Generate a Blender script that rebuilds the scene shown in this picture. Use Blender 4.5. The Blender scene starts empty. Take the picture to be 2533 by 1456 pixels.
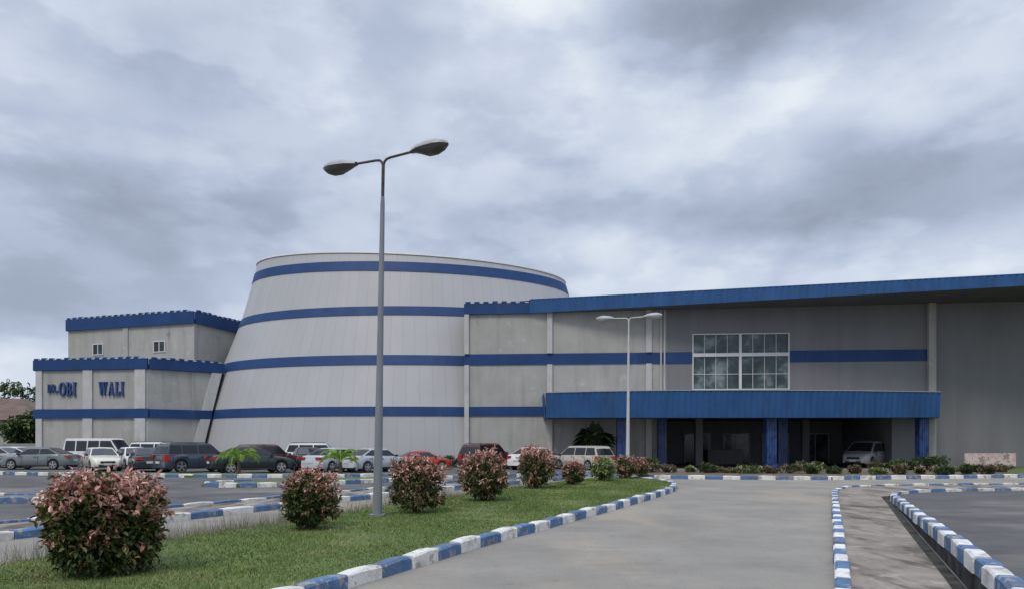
import bpy, math, random
import numpy as np
from mathutils import Vector, Matrix
random.seed(7); rng=np.random.default_rng(11)
C=bpy.context.scene.collection
R=math.radians
F=1829.0; CX=1266.0; HZ=1095.0; CAMH=1.6
def gx(px,Y): return (px-CX)/F*Y          # survey helpers: sight line -> world metres
def gz(py,Y): return CAMH+(HZ-py)/F*Y
# ------------------------------------------------------------------ materials
def nmat(name):
    m=bpy.data.materials.new(name); m.use_nodes=True
    nt=m.node_tree; b=nt.nodes['Principled BSDF']; return m,nt,b
def N(nt,t,**k):
    n=nt.nodes.new(t)
    for a,v in k.items(): setattr(n,a,v)
    return n
def ramp(nt,stops):
    r=N(nt,'ShaderNodeValToRGB'); e=r.color_ramp.elements
    while len(e)<len(stops): e.new(0.5)
    for i,(p,c) in enumerate(stops):
        e[i].position=p; e[i].color=(c[0],c[1],c[2],1)
    return r
def surf(name,cols,scale=(1,1,1),nscale=3,detail=5,rough=.8,bump=0.1,bscale=40,metal=0,extra=None,spec=None):
    m,nt,b=nmat(name); L=nt.links
    mp=N(nt,'ShaderNodeMapping'); mp.inputs['Scale'].default_value=scale
    geo=N(nt,'ShaderNodeNewGeometry')
    L.new(geo.outputs['Position'],mp.inputs[0])
    no=N(nt,'ShaderNodeTexNoise'); no.inputs['Scale'].default_value=nscale; no.inputs['Detail'].default_value=detail; no.inputs['Roughness'].default_value=.62
    L.new(mp.outputs[0],no.inputs[0])
    r=ramp(nt,cols); L.new(no.outputs[0],r.inputs[0]); out=r.outputs[0]
    for ex in (extra or []):
        col,lo,hi,sv,ns,amt=ex
        m2=N(nt,'ShaderNodeMapping'); m2.inputs['Scale'].default_value=sv; m2.inputs['Location'].default_value=(3.1+ns,7.7,1.3)
        L.new(geo.outputs['Position'],m2.inputs[0])
        n2=N(nt,'ShaderNodeTexNoise'); n2.inputs['Scale'].default_value=ns; n2.inputs['Detail'].default_value=5; n2.inputs['Roughness'].default_value=.65
        L.new(m2.outputs[0],n2.inputs[0])
        mr=N(nt,'ShaderNodeMapRange'); mr.inputs[1].default_value=lo; mr.inputs[2].default_value=hi; mr.inputs[4].default_value=amt
        L.new(n2.outputs[0],mr.inputs[0])
        mx=N(nt,'ShaderNodeMix',data_type='RGBA'); L.new(mr.outputs[0],mx.inputs[0]); L.new(out,mx.inputs[6]); mx.inputs[7].default_value=(*col,1)
        out=mx.outputs[2]
    L.new(out,b.inputs['Base Color'])
    b.inputs['Roughness'].default_value=rough; b.inputs['Metallic'].default_value=metal
    if spec is not None: b.inputs['Specular IOR Level'].default_value=spec
    if bump:
        nb=N(nt,'ShaderNodeTexNoise'); nb.inputs['Scale'].default_value=bscale; nb.inputs['Detail'].default_value=3
        L.new(geo.outputs['Position'],nb.inputs[0])
        bp=N(nt,'ShaderNodeBump'); bp.inputs['Strength'].default_value=bump; bp.inputs['Distance'].default_value=.02
        L.new(nb.outputs[0],bp.inputs['Height']); L.new(bp.outputs[0],b.inputs['Normal'])
    return m
def two(c,d=.12): return [(.3,tuple(x*(1-d) for x in c)),(.7,tuple(min(1,x*(1+d)) for x in c))]
def leafmat(name,stops,trans=.0):
    m,nt,b=nmat(name); L=nt.links
    at=N(nt,'ShaderNodeAttribute'); at.attribute_name='tint'
    r=ramp(nt,stops); L.new(at.outputs['Fac'],r.inputs[0]); L.new(r.outputs[0],b.inputs['Base Color'])
    b.inputs['Roughness'].default_value=.5; b.inputs['Specular IOR Level'].default_value=.3
    if trans:
        tr=N(nt,'ShaderNodeBsdfTranslucent'); L.new(r.outputs[0],tr.inputs[0])
        mx=N(nt,'ShaderNodeMixShader'); mx.inputs[0].default_value=trans
        L.new(b.outputs[0],mx.inputs[1]); L.new(tr.outputs[0],mx.inputs[2]); L.new(mx.outputs[0],nt.nodes['Material Output'].inputs[0])
    return m
M={}
M['road']=surf('road_surface',[(.3,(.235,.22,.195)),(.7,(.325,.305,.27))],nscale=.5,rough=.95,bump=.5,bscale=70,spec=.2,
  extra=[((.43,.36,.27),.52,.72,(1,.35,1),.35,.65),((.15,.145,.14),.56,.78,(.5,1.0,1),.9,.5),((.13,.125,.12),.56,.64,(1,1,1),45,.45),((.15,.145,.135),.64,.67,(1,1,1),4,.4)])
M['lot']=surf('old_asphalt',[(.3,(.085,.084,.085)),(.7,(.14,.138,.135))],nscale=.8,rough=.95,bump=.5,bscale=50,spec=.2,
  extra=[((.26,.245,.22),.53,.7,(.5,1,1),.3,.7),((.05,.05,.05),.6,.75,(1,.4,1),.8,.5),((.24,.23,.21),.58,.66,(1,1,1),30,.4)])
M['pave']=surf('footway_concrete',[(.3,(.20,.175,.145)),(.7,(.34,.305,.26))],nscale=1.6,rough=.97,bump=.6,bscale=35,spec=.2,
  extra=[((.08,.07,.06),.48,.62,(1.6,.5,1),1.1,.8),((.5,.46,.4),.6,.7,(1,1,1),3.3,.5)])
M['earth']=surf('earth',[(.3,(.10,.085,.05)),(.7,(.09,.12,.045))],nscale=.4,rough=1,bump=.6)
M['soil']=surf('bed_soil',[(.3,(.09,.065,.045)),(.7,(.19,.15,.10))],nscale=2,rough=1,bump=.7)
M['lawn']=surf('lawn_base',[(.3,(.07,.11,.028)),(.7,(.15,.20,.06))],nscale=2.2,rough=1,bump=.8,bscale=50,
  extra=[((.22,.18,.09),.55,.7,(1,1,1),1.3,.7)])
chips=((.36,.33,.29),.555,.60,(1,1,1),5.5,.9)
dirt=((.15,.12,.09),.48,.72,(1,1,1),2.3,.6)
M['kblue']=surf('kerb_blue_paint',two((.10,.185,.335),.25),nscale=3,rough=.85,bump=.7,bscale=26,spec=.25,extra=[chips,dirt])
M['kwhite']=surf('kerb_white_paint',two((.74,.73,.69),.08),nscale=3,rough=.85,bump=.7,bscale=26,spec=.25,extra=[((.36,.32,.27),.56,.62,(1,1,1),4.5,.85),dirt])
M['black']=surf('mouldy_concrete',[(.35,(.012,.012,.013)),(.75,(.10,.095,.08))],nscale=3,rough=.95,bump=.5)
M['wall']=surf('stained_beige_wall',[(.3,(.345,.34,.32)),(.7,(.425,.42,.395))],nscale=.6,rough=.85,bump=.08,bscale=8,
  extra=[((.19,.185,.175),.50,.78,(1.3,1.3,.14),1.2,.55),((.12,.115,.105),.65,.70,(1,1,.7),.55,.5),((.56,.55,.52),.62,.66,(1,1,1),1.4,.35)])
M['wallg']=surf('grey_cladding',[(.3,(.178,.182,.192)),(.7,(.215,.22,.23))],scale=(1,1,.2),nscale=.8,rough=.7,bump=.04,
  extra=[((.14,.142,.15),.52,.8,(2.5,2.5,.03),1.3,.4)])
M['pil']=surf('pilaster_paint',two((.49,.485,.475),.1),nscale=1.5,rough=.8,bump=.05,extra=[((.25,.24,.22),.54,.8,(2,2,.3),1.5,.5)])
M['band']=surf('band_blue',two((.014,.052,.165),.15),nscale=.7,rough=.55,bump=.02,spec=.3,extra=[((.04,.09,.19),.55,.75,(1,1,.4),1.1,.5)])
M['fascia']=surf('blue_metal_sheet',two((.022,.085,.23),.2),scale=(1,1,.3),nscale=1.2,rough=.5,bump=.02,spec=.3,extra=[((.06,.11,.18),.52,.8,(1,1,.2),2,.5)])
M['mosaic']=surf('blue_mosaic_tile',[(.35,(.006,.016,.07)),(.5,(.02,.065,.22)),(.68,(.06,.06,.14))],scale=(1,1,.5),nscale=5,detail=3,rough=.4,bump=.1)
M['white']=surf('white_trim',two((.66,.67,.68),.06),nscale=2,rough=.5,bump=.02)
M['hwall']=surf('house_wall',two((.42,.41,.39),.1),nscale=1,rough=.9,bump=.02)
M['tooth']=surf('pale_cap',two((.45,.47,.50),.2),nscale=2,rough=.6,bump=.02)
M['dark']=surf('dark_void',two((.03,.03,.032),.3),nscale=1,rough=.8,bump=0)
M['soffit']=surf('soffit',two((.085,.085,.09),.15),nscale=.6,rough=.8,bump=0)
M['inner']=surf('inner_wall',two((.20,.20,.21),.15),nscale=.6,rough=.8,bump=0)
M['glass']=surf('tinted_glass_painted_reflection',[(.35,(.014,.028,.028)),(.52,(.045,.075,.075)),(.66,(.20,.25,.26))],nscale=.9,rough=.12,bump=.0,spec=.5)  # dark green tint; paler noise patches paint reflected light into the colour
M['roofbrown']=surf('brown_roof',two((.14,.095,.075),.25),nscale=1.2,rough=.9,bump=.2)
M['rooft']=surf('metal_roof',two((.30,.31,.33),.12),nscale=.5,rough=.5,bump=0)
M['steel']=surf('galvanised_pole',two((.20,.215,.24),.15),scale=(1,1,.3),nscale=3,rough=.6,bump=.05,extra=[((.09,.075,.06),.58,.8,(1,1,.4),3,.5)])
M['steell']=surf('pale_painted_pole',two((.50,.51,.51),.08),nscale=3,rough=.5,bump=.02)
M['rust']=surf('rusty_steel',[(.35,(.04,.033,.03)),(.65,(.11,.085,.075))],nscale=8,rough=.8,bump=.2)
M['lampsh']=surf('lamp_shell',two((.38,.39,.40),.1),nscale=6,rough=.45,bump=.02,extra=[((.14,.13,.12),.55,.75,(1,1,1),9,.5)])
M['bowl']=surf('lamp_bowl',two((.07,.065,.06),.3),nscale=4,rough=.25,bump=0)
M['tyre']=surf('tyre_rubber',two((.02,.02,.02),.1),nscale=4,rough=.85,bump=0)
M['rim']=surf('alloy_rim',two((.45,.46,.47),.08),nscale=4,rough=.3,metal=.6,bump=0)
M['trim']=surf('black_trim',two((.025,.025,.027),.1),nscale=4,rough=.6,bump=0)
M['carglass']=surf('car_glass',two((.018,.022,.026),.2),nscale=1,rough=.06,bump=0,spec=.5)
M['hl']=surf('headlight_lens',two((.6,.62,.63),.1),nscale=9,rough=.15,bump=0)
M['tl']=surf('tail_light_lens',two((.38,.018,.014),.1),nscale=9,rough=.2,bump=0)
M['plate']=surf('plate',two((.6,.6,.58),.05),nscale=9,rough=.5,bump=0)
M['bark']=surf('bark',two((.09,.065,.045),.3),nscale=8,rough=1,bump=.5)
M['pink']=surf('pink_speckled_print',[(.42,(.60,.40,.40)),(.5,(.68,.62,.59)),(.58,(.34,.25,.25))],nscale=3,detail=6,rough=.7,bump=.02)
M['letter']=surf('letter_blue',two((.03,.07,.20),.1),nscale=3,rough=.4,bump=0)
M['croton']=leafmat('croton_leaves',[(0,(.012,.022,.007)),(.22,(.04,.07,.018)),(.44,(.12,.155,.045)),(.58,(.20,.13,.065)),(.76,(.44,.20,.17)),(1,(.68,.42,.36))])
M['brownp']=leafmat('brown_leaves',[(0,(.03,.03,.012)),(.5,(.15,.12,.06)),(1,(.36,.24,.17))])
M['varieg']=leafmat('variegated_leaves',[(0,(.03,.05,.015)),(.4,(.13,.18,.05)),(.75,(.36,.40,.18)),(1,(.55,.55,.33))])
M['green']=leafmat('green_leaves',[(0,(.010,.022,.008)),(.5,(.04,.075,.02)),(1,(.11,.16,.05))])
M['palm']=leafmat('palm_leaves',[(0,(.06,.12,.02)),(.5,(.18,.32,.04)),(1,(.40,.52,.12))],.3)
M['grassb']=leafmat('grass_blades',[(0,(.06,.105,.02)),(.5,(.135,.20,.045)),(.8,(.24,.28,.09)),(1,(.40,.35,.20))])
M['dry']=leafmat('dry_weeds',[(0,(.12,.13,.07)),(1,(.36,.33,.26))])
def drum_mat():
    m,nt,b=nmat('panelled_cladding'); L=nt.links
    uv=N(nt,'ShaderNodeUVMap'); sp=N(nt,'ShaderNodeSeparateXYZ'); L.new(uv.outputs[0],sp.inputs[0])
    def ma(op,a,bv=None):
        n=N(nt,'ShaderNodeMath',operation=op)
        for i,v in enumerate((a,bv)):
            if v is None: continue
            if isinstance(v,(int,float)): n.inputs[i].default_value=v
            else: L.new(v,n.inputs[i])
        return n.outputs[0]
    fr=ma('FRACT',sp.outputs[0]); tier=ma('FLOOR',sp.outputs[1])
    seam=ma('LESS_THAN',ma('ABSOLUTE',ma('SUBTRACT',fr,.5)),.025)
    cb=N(nt,'ShaderNodeCombineXYZ'); L.new(ma('FLOOR',ma('ADD',sp.outputs[0],.5)),cb.inputs[0]); L.new(tier,cb.inputs[1])
    wn=N(nt,'ShaderNodeTexWhiteNoise'); L.new(cb.outputs[0],wn.inputs[0])
    r=ramp(nt,[(0,(.395,.397,.405)),(.55,(.41,.412,.42)),(.9,(.42,.42,.427)),(1,(.375,.38,.395))]); L.new(wn.outputs[0],r.inputs[0])
    geo=N(nt,'ShaderNodeNewGeometry'); mp=N(nt,'ShaderNodeMapping'); mp.inputs['Scale'].default_value=(.5,.5,.35); L.new(geo.outputs['Position'],mp.inputs[0])
    no=N(nt,'ShaderNodeTexNoise'); no.inputs['Scale'].default_value=1.0; no.inputs['Detail'].default_value=5; L.new(mp.outputs[0],no.inputs[0])
    mr=N(nt,'ShaderNodeMapRange'); mr.inputs[1].default_value=.45; mr.inputs[2].default_value=.8; mr.inputs[4].default_value=.3; L.new(no.outputs[0],mr.inputs[0])
    mx=N(nt,'ShaderNodeMix',data_type='RGBA'); L.new(mr.outputs[0],mx.inputs[0]); L.new(r.outputs[0],mx.inputs[6]); mx.inputs[7].default_value=(.31,.31,.32,1)
    m2=N(nt,'ShaderNodeMix',data_type='RGBA'); L.new(ma('MULTIPLY',seam,.28),m2.inputs[0]); L.new(mx.outputs[2],m2.inputs[6]); m2.inputs[7].default_value=(.17,.175,.19,1)
    L.new(m2.outputs[2],b.inputs['Base Color']); b.inputs['Roughness'].default_value=.5
    return m
M['drum']=drum_mat()
paints={}
def paint(name,c,rough=.25):
    if name not in paints:
        m=surf('car_paint_'+name,two(c,.06),nscale=2,rough=rough,bump=0,spec=.5,extra=[((.2,.18,.15),.6,.9,(1,1,2),3,.2)])
        m.node_tree.nodes['Principled BSDF'].inputs['Coat Weight'].default_value=.5
        paints[name]=m
    return paints[name]
# ------------------------------------------------------------------ mesh builder
class B:
    def __init__(s): s.v=[];s.f=[];s.m=[]
    def poly(s,pts,mi=0):
        i=len(s.v); s.v+= [tuple(p) for p in pts]; s.f.append(tuple(range(i,i+len(pts)))); s.m.append(mi)
    def hexa(s,p,mi=0):
        i=len(s.v); s.v+=[tuple(q) for q in p]
        for q in ((3,2,1,0),(4,5,6,7),(0,1,5,4),(1,2,6,5),(2,3,7,6),(3,0,4,7)):
            s.f.append(tuple(i+k for k in q)); s.m.append(mi)
    def box(s,c,d,rz=0,mi=0,top=1.0):
        cx,cy,cz=c; a,b_,h=d[0]/2,d[1]/2,d[2]/2; ca,sa=math.cos(rz),math.sin(rz); P=[]
        for z,k in ((-h,1),(h,top)):
            for x,y in ((-a,-b_),(a,-b_),(a,b_),(-a,b_)):
                x*=k;y*=k; P.append((cx+x*ca-y*sa,cy+x*sa+y*ca,cz+z))
        s.hexa(P,mi)
    def prism(s,poly,z0,z1,mi=0,mtop=None):
        n=len(poly); i=len(s.v)
        s.v+=[(x,y,z0) for x,y in poly]+[(x,y,z1) for x,y in poly]
        s.f.append(tuple(reversed(range(i,i+n)))); s.m.append(mi)
        s.f.append(tuple(range(i+n,i+2*n))); s.m.append(mi if mtop is None else mtop)
        for k in range(n):
            j=(k+1)%n; s.f.append((i+k,i+j,i+n+j,i+n+k)); s.m.append(mi)
    def tube(s,pts,rad,seg=10,mi=0,cap=True):
        i0=len(s.v); pts=[Vector(p) for p in pts]; n=len(pts)
        if not hasattr(rad,'__len__'): rad=[rad]*n
        for k,p in enumerate(pts):
            t=(pts[min(k+1,n-1)]-pts[max(k-1,0)]).normalized()
            u=t.cross(Vector((0,1,0.01))).normalized(); w=t.cross(u)
            for a in range(seg):
                an=2*math.pi*a/seg; q=p+(u*math.cos(an)+w*math.sin(an))*rad[k]; s.v.append(tuple(q))
        for k in range(n-1):
            for a in range(seg):
                b_=(a+1)%seg; s.f.append((i0+k*seg+a,i0+k*seg+b_,i0+(k+1)*seg+b_,i0+(k+1)*seg+a)); s.m.append(mi)
        if cap:
            s.f.append(tuple(i0+a for a in reversed(range(seg)))); s.m.append(mi)
            s.f.append(tuple(i0+(n-1)*seg+a for a in range(seg))); s.m.append(mi)
    def mesh(s,name,mats,org=(0,0,0),smooth=False):
        me=bpy.data.meshes.new(name); o=Vector(org)
        me.from_pydata([tuple(Vector(p)-o) for p in s.v],[],s.f)
        for m in mats: me.materials.append(m)
        me.polygons.foreach_set('material_index',s.m)
        if smooth:
            me.polygons.foreach_set('use_smooth',[True]*len(s.f)); me.set_sharp_from_angle(angle=R(38))
        me.update(); return me
def obj(name,me,parent=None,loc=(0,0,0)):
    o=bpy.data.objects.new(name,me); C.objects.link(o); o.location=loc
    if parent: o.parent=parent
    return o
def thing(name,loc,label,cat,group=None,rz=0):
    e=bpy.data.objects.new(name,None); C.objects.link(e); e.location=loc; e.rotation_euler[2]=rz; e.empty_display_size=.3
    e['label']=label; e['category']=cat
    if group: e['group']=group
    return e
def part(name,b,mats,root,smooth=False,label=None,parent=None):
    o=obj(name,b.mesh(name,mats,root.location if root else (0,0,0),smooth),parent or root)
    if label: o['label']=label
    return o
def structure(name,b,mats,label=None,smooth=False,cat=None):
    o=obj(name,b.mesh(name,mats,(0,0,0),smooth)); o['kind']='structure'
    o['label']=label or name; o['category']=cat or name.replace('_',' ')
    return o
# ------------------------------------------------------------------ leaf generator
def leaves(P,D,L,W,fold=.25):
    n=len(P); up=np.tile([0,0,1.],(n,1))+rng.normal(0,.45,(n,3))
    S=np.cross(D,up); S/=np.linalg.norm(S,axis=1,keepdims=True)+1e-9; U=np.cross(S,D)
    L=L[:,None];W=W[:,None]
    tip=P+D*L-U*L*.18
    v=np.stack([P,P+D*L*.3+S*W*.45+U*W*fold,P+D*L*.68+S*W*.42+U*W*fold*.6-U*L*.04,tip,P+D*L*.68-S*W*.42+U*W*fold*.6-U*L*.04,P+D*L*.3-S*W*.45+U*W*fold],1).reshape(-1,3)
    b=np.arange(n)[:,None]*6
    f=np.concatenate([b+np.array([[0,1,2,3]]),b+np.array([[0,3,4,5]])],0)
    return v,f
def unit(a): return a/(np.linalg.norm(a,axis=1,keepdims=True)+1e-9)
def npmesh(name,v,f,tint,per,mat):
    me=bpy.data.meshes.new(name); me.from_pydata(v.tolist(),[],f.tolist())
    at=me.attributes.new('tint','FLOAT','POINT'); at.data.foreach_set('value',np.repeat(tint,per).astype(np.float32))
    me.materials.append(mat); me.update(); return me
def crown_mesh(name,w,h,z0,leaf,n_ros,n_fill,mat,tshift=0.,lump=.11,tgrad=.45,wide=.5,nb=.10,wid=.46):
    c=np.array([0,0,z0+(h-z0)*wide]); rx=w/2; rz_up=h-c[2]; rz_dn=c[2]-z0; ph=rng.random(3)*6
    d=unit(rng.normal(0,1,(n_ros,3)))
    lum=1+lump*(np.sin(d[:,0]*4+ph[0])*np.cos(d[:,1]*4+ph[1])+.7*np.sin(d[:,2]*6+ph[2]))+rng.normal(0,.06,n_ros)
    rr=lum*(1-.42*rng.random(n_ros)**1.7)*.95
    sprig=rng.random(n_ros)<.06; rr=np.where(sprig&(d[:,2]>.1),lum*1.06,rr)
    def shape(d):
        hz=np.sqrt(np.maximum(1e-6,1-d[:,2]**2)); sq=np.where(d[:,2]<0,hz**-.25,hz**-.12); sq=np.minimum(sq,1.35)
        nar=np.where(d[:,2]<0,1+nb*d[:,2],1.)
        return np.stack([d[:,0]*rx*sq*nar,d[:,1]*rx*sq*nar,np.where(d[:,2]>0,d[:,2]*rz_up,d[:,2]*rz_dn)],1)
    tipc=c+shape(d)*rr[:,None]
    k=12; P=np.repeat(tipc,k,0)+rng.normal(0,leaf*.36,(n_ros*k,3)); Dn=np.repeat(unit(d+[0,0,.35]),k,0)
    D=unit(Dn*.55+rng.normal(0,.75,(n_ros*k,3)))
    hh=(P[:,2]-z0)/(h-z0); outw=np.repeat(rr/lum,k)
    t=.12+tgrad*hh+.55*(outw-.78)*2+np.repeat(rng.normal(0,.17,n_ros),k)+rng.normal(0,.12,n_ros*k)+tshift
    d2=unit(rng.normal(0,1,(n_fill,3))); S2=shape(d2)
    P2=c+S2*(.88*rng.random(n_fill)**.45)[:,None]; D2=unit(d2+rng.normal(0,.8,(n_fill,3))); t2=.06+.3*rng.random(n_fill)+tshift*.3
    P=np.concatenate([P,P2]);D=np.concatenate([D,D2]);t=np.concatenate([t,t2])
    keep=P[:,2]>.01; P,D,t=P[keep],D[keep],t[keep]
    n=len(P); Ls=leaf*(.55+.75*rng.random(n)); v,f=leaves(P,D,Ls,Ls*wid)
    return npmesh(name,v,f,np.clip(t,0,1),6,mat)
def bush(name,X,Y,z,w,h,mat,label,cat,group,leaf=.1,n=150,fill=900,tshift=0,tgrad=.45,nb=.12,z0=.04,wid=.46):
    r=thing(name,(X,Y,z),label,cat,group)
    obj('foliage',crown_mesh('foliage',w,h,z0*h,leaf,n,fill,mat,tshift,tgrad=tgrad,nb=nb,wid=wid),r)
    b=B()
    for i in range(6):
        a=i*1.05+random.random(); q=w*.28
        b.tube([(0.04*math.cos(a),.04*math.sin(a),-.03),(q*.4*math.cos(a),q*.4*math.sin(a),h*.3),(q*math.cos(a),q*math.sin(a),h*.7)],[.018,.012,.006],6)
    obj('stem',b.mesh('stem',[M['bark']]),r)
    return r
# ------------------------------------------------------------------ ground surfaces
def sheet(name,poly,z,mat,label,cat=None):
    b=B(); b.poly([(p[0],p[1],z if len(p)<3 else p[2]) for p in poly]); return structure(name,b,[mat],label,cat=cat)
sheet('ground',[(-3000,-3000),(3000,-3000),(3000,3000),(-3000,3000)],-.012,M['earth'],'flat grassy earth around the grounds')
sheet('road',[(-70,-30),(70,-30),(70,49.5),(-70,49.5)],-.004,M['road'],'pale worn tarmac driveway')
KA=[(-11.6,5),(-9.8,9),(-8.4,12.1),(-6.9,15.24),(-4.6,20.2),(-2.4,24.4),(.6,29.5),(3.2,33.5)]
KA2=[(-13.6,5.5),(-11.2,10.5),(-7.95,17.5),(-6.3,20.9),(-4.6,24.4),(-2.2,28.6)]
sheet('parking_lot',[(-60,6)]+[(x,y) for x,y in KA]+[(3.2,49.4),(-60,49.4)],.001,M['lot'],'dark patched asphalt car park',cat='car park')
MR=[(-3.4,5),(-2.55,6.5),(-1.8,8.1),(-1.32,9.3),(-.62,11.1),(.3,13.1),(1.2,15),(3.0,18.9),(5.25,24.0),(5.95,26.5),(6.2,29),(5.8,31),(4.7,32.2)]
ML=[(3.6,31.5),(2.3,29.3),(.6,26),(-1.6,20.8),(-2.9,17.6),(-4.2,14.0),(-5.2,11.5),(-6.2,9),(-7.6,5)]
def resample(path,step):
    out=[];P=[Vector(p) for p in path]; seg=[(P[i+1]-P[i]).length for i in range(len(P)-1)]; T=sum(seg); n=max(1,round(T/step))
    for k in range(n+1):
        s=T*k/n;i=0
        while i<len(seg)-1 and s>seg[i]: s-=seg[i]; i+=1
        out.append(P[i].lerp(P[i+1],min(1,s/seg[i])))
    return out
def smoothp(path,it=2):
    for _ in range(it):
        q=[path[0]]
        for a,b_ in zip(path[:-1],path[1:]):
            q.append(tuple(.75*x+.25*y for x,y in zip(a,b_))); q.append(tuple(.25*x+.75*y for x,y in zip(a,b_)))
        q.append(path[-1]); path=q
    return path
def inset(path,d):
    out=[]
    for i,p in enumerate(path):
        a=Vector(path[max(i-1,0)][:2]);b_=Vector(path[min(i+1,len(path)-1)][:2]); t=(b_-a).normalized()
        out.append((p[0]-t.y*d,p[1]+t.x*d)+tuple(p[2:]))
    return out
MRs=smoothp(MR,1)
b=B(); medpoly=inset(MRs,.19)+ML; b.prism(medpoly,-.01,.125,0); structure('lawn',b,[M['lawn']],'grass median strip between the driveways')
def kerb(path,label,w=.18,h=.17,seg=.7,start=0,side=1):
    b=B(); pts=smoothp(path,2) if len(path)>2 else path
    pts=[(p[0],p[1],p[2] if len(p)>2 else 0) for p in pts]
    rs=resample(pts,seg); n=len(rs)
    for k in range(n-1):
        p,q=rs[k],rs[k+1]; t=(q-p); t.z=0; t.normalize()
        def nrm(i):
            a=rs[max(i-1,0)];c=rs[min(i+1,n-1)]; d=(c-a); d.z=0; d.normalize(); return Vector((-d.y,d.x,0))*side
        n0,n1=nrm(k),nrm(k+1); mi=(k+start)%2; ch=.022
        j=random.uniform(-.014,.014); jh=random.uniform(-.014,.014); j2=j+random.uniform(-.008,.008); jh2=jh+random.uniform(-.008,.008)
        secs=[]
        for u in (0,.33,.66,1):
            c=p.lerp(q,u)+t*(.008 if u==0 else -.008 if u==1 else 0); nn=n0.lerp(n1,u)
            e=.012 if u in(0,1) else random.uniform(-.006,.004)
            secs.append((c+nn*(j+(j2-j)*u),nn,h+jh+(jh2-jh)*u-e))
        i=len(b.v)
        for base,nn,H in secs:
            c1=ch+random.uniform(-.008,.012)
            for (o,z) in ((0,-.05),(0,H-c1),(c1,H),(w-ch*.5,H),(w,H-ch*.5),(w,-.05)): b.v.append((base.x+nn.x*o,base.y+nn.y*o,base.z+z))
        m=6
        for s_ in range(3):
            for a in range(m-1): b.f.append((i+s_*m+a,i+s_*m+a+1,i+(s_+1)*m+a+1,i+(s_+1)*m+a)); b.m.append(mi)
        b.f.append(tuple(i+a for a in range(m))); b.m.append(mi); b.f.append(tuple(i+3*m+a for a in reversed(range(m)))); b.m.append(mi)
    return structure('kerb',b,[M['kblue'],M['kwhite']],label,cat='kerb')
kl='kerbstones painted in alternating blue and white'
kerb(MR,'chipped blue and white kerbstones edging the grass median')
kerb(KA,kl+' beside the car park road',h=.16,start=1,side=1,seg=.9)
kerb(KA2,kl+' on the car park divider',h=.16,side=-1,seg=.9)
b=B(); b.prism(inset(KA,.16)+list(reversed(inset(KA2,-.16))),-.01,.10); structure('pavement',b,[M['pave']],'narrow concrete divider between kerbs')
KBp=[(-19,19.2),(-13.5,19.5),(-11.7,19.8),(-11.1,20.6),(-12.2,21.4),(-19,21.2)]
kerb(KBp,kl+' around a small island',seg=.9); b=B(); b.prism(inset(KBp,.15),-.01,.11); structure('pavement',b,[M['pave']],'small concrete island')
KC=[(-10.3,29.2),(-11.5,28.4),(-11.5,27.0),(-9.9,26.5),(-8.0,27.3),(-5.6,29.8),(-3.5,32.2),(-1.0,34.2),(2,36)]
kerb(KC,kl+' around the palm island'); b=B(); b.prism(inset(KC,.15)+[(0,37),(-6,33)],-.01,.11); structure('lawn',b,[M['lawn']],'rough grass on a kerbed island')
KD=[(-44,38.6),(-26.3,37.8),(-20,35.6),(-15,34.2),(-9,34.2),(-4.5,35.8)]
kerb(KD,kl+' in front of the parked cars',h=.17); b=B(); b.prism(inset(KD,.15)+[(-4.5,37.2),(-15,37.2),(-26,39.6),(-44,40)],-.01,.1); structure('lawn',b,[M['lawn']],'planting strip in front of parked cars')
KE=[(2.0,36.4),(4.6,34.6),(7,33.2),(10,32.5),(14,32.2),(20,33.4),(28,35.4),(48,38)]
kerb(KE,kl+' along the planting bed by the entrance',seg=.75)
b=B(); b.prism(inset(KE[:6],.15)+[(26,35.0),(24.5,40.5),(12,41),(6,40),(3,38)],-.01,.12); structure('planting_bed',b,[M['soil']],'soil bed of ornamental plants before the entrance',cat='flower bed')
b=B(); b.prism([(26.1,35.2)]+inset(KE[6:],.15)+[(60,41),(60,48),(27,47.4),(24.6,41)],-.01,.11); structure('lawn',b,[M['lawn']],'grass strip beside the grey wall')
R1=[(1.3,3),(2.6,6),(3.54,8.1),(6.2,14.3),(9.3,21.5),(10.5,24.2),(11.8,25.9),(14,26.6),(20,27.6),(45,30.5)]
kerb(R1,kl+' bordering the footway',w=.16,h=.15,seg=.62,side=-1)
def zr(y): return max(.03,.03+.0195*(21.5-y))
R2p=[(2.2,2.0),(3.35,4.5),(4.25,6.5),(4.98,8.1),(7.1,12.9),(9.6,18.5),(10.6,20.8),(11.7,22.6),(13.5,23.6),(20,24.6),(45,27.5)]
R2=[(x,y,zr(y)) for x,y in R2p]
kerb(R2,'blue and white kerbstones on a mould-blackened low wall',w=.17,h=.14,seg=.62,side=-1,start=1)
b=B(); rs=smoothp(R2,2); ins=inset(rs,-.025); ins2=inset(rs,-.19)
for i in range(len(rs)-1):
    b.hexa([(ins[i][0],ins[i][1],-.02),(ins2[i][0],ins2[i][1],-.02),(ins2[i+1][0],ins2[i+1][1],-.02),(ins[i+1][0],ins[i+1][1],-.02),
            (ins[i][0],ins[i][1],rs[i][2]-.01),(ins2[i][0],ins2[i][1],rs[i][2]-.01),(ins2[i+1][0],ins2[i+1][1],rs[i+1][2]-.01),(ins[i+1][0],ins[i+1][1],rs[i+1][2]-.01)])
o=obj('retaining_wall',b.mesh('retaining_wall',[M['black']])); o['label']='low blackened concrete wall beside the footway'; o['category']='wall'
b=B(); i2=inset(rs,-.155); pl=[(p[0],p[1],zr(p[1])+.04) for p in i2]+[(45,2,zr(2)+.04)]; b.poly(list(reversed(pl)))
structure('parking_lot',b,[M['lot']],'grey asphalt lot behind the low wall',cat='car park')
dr=inset(R2p[:8],.2)
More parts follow.
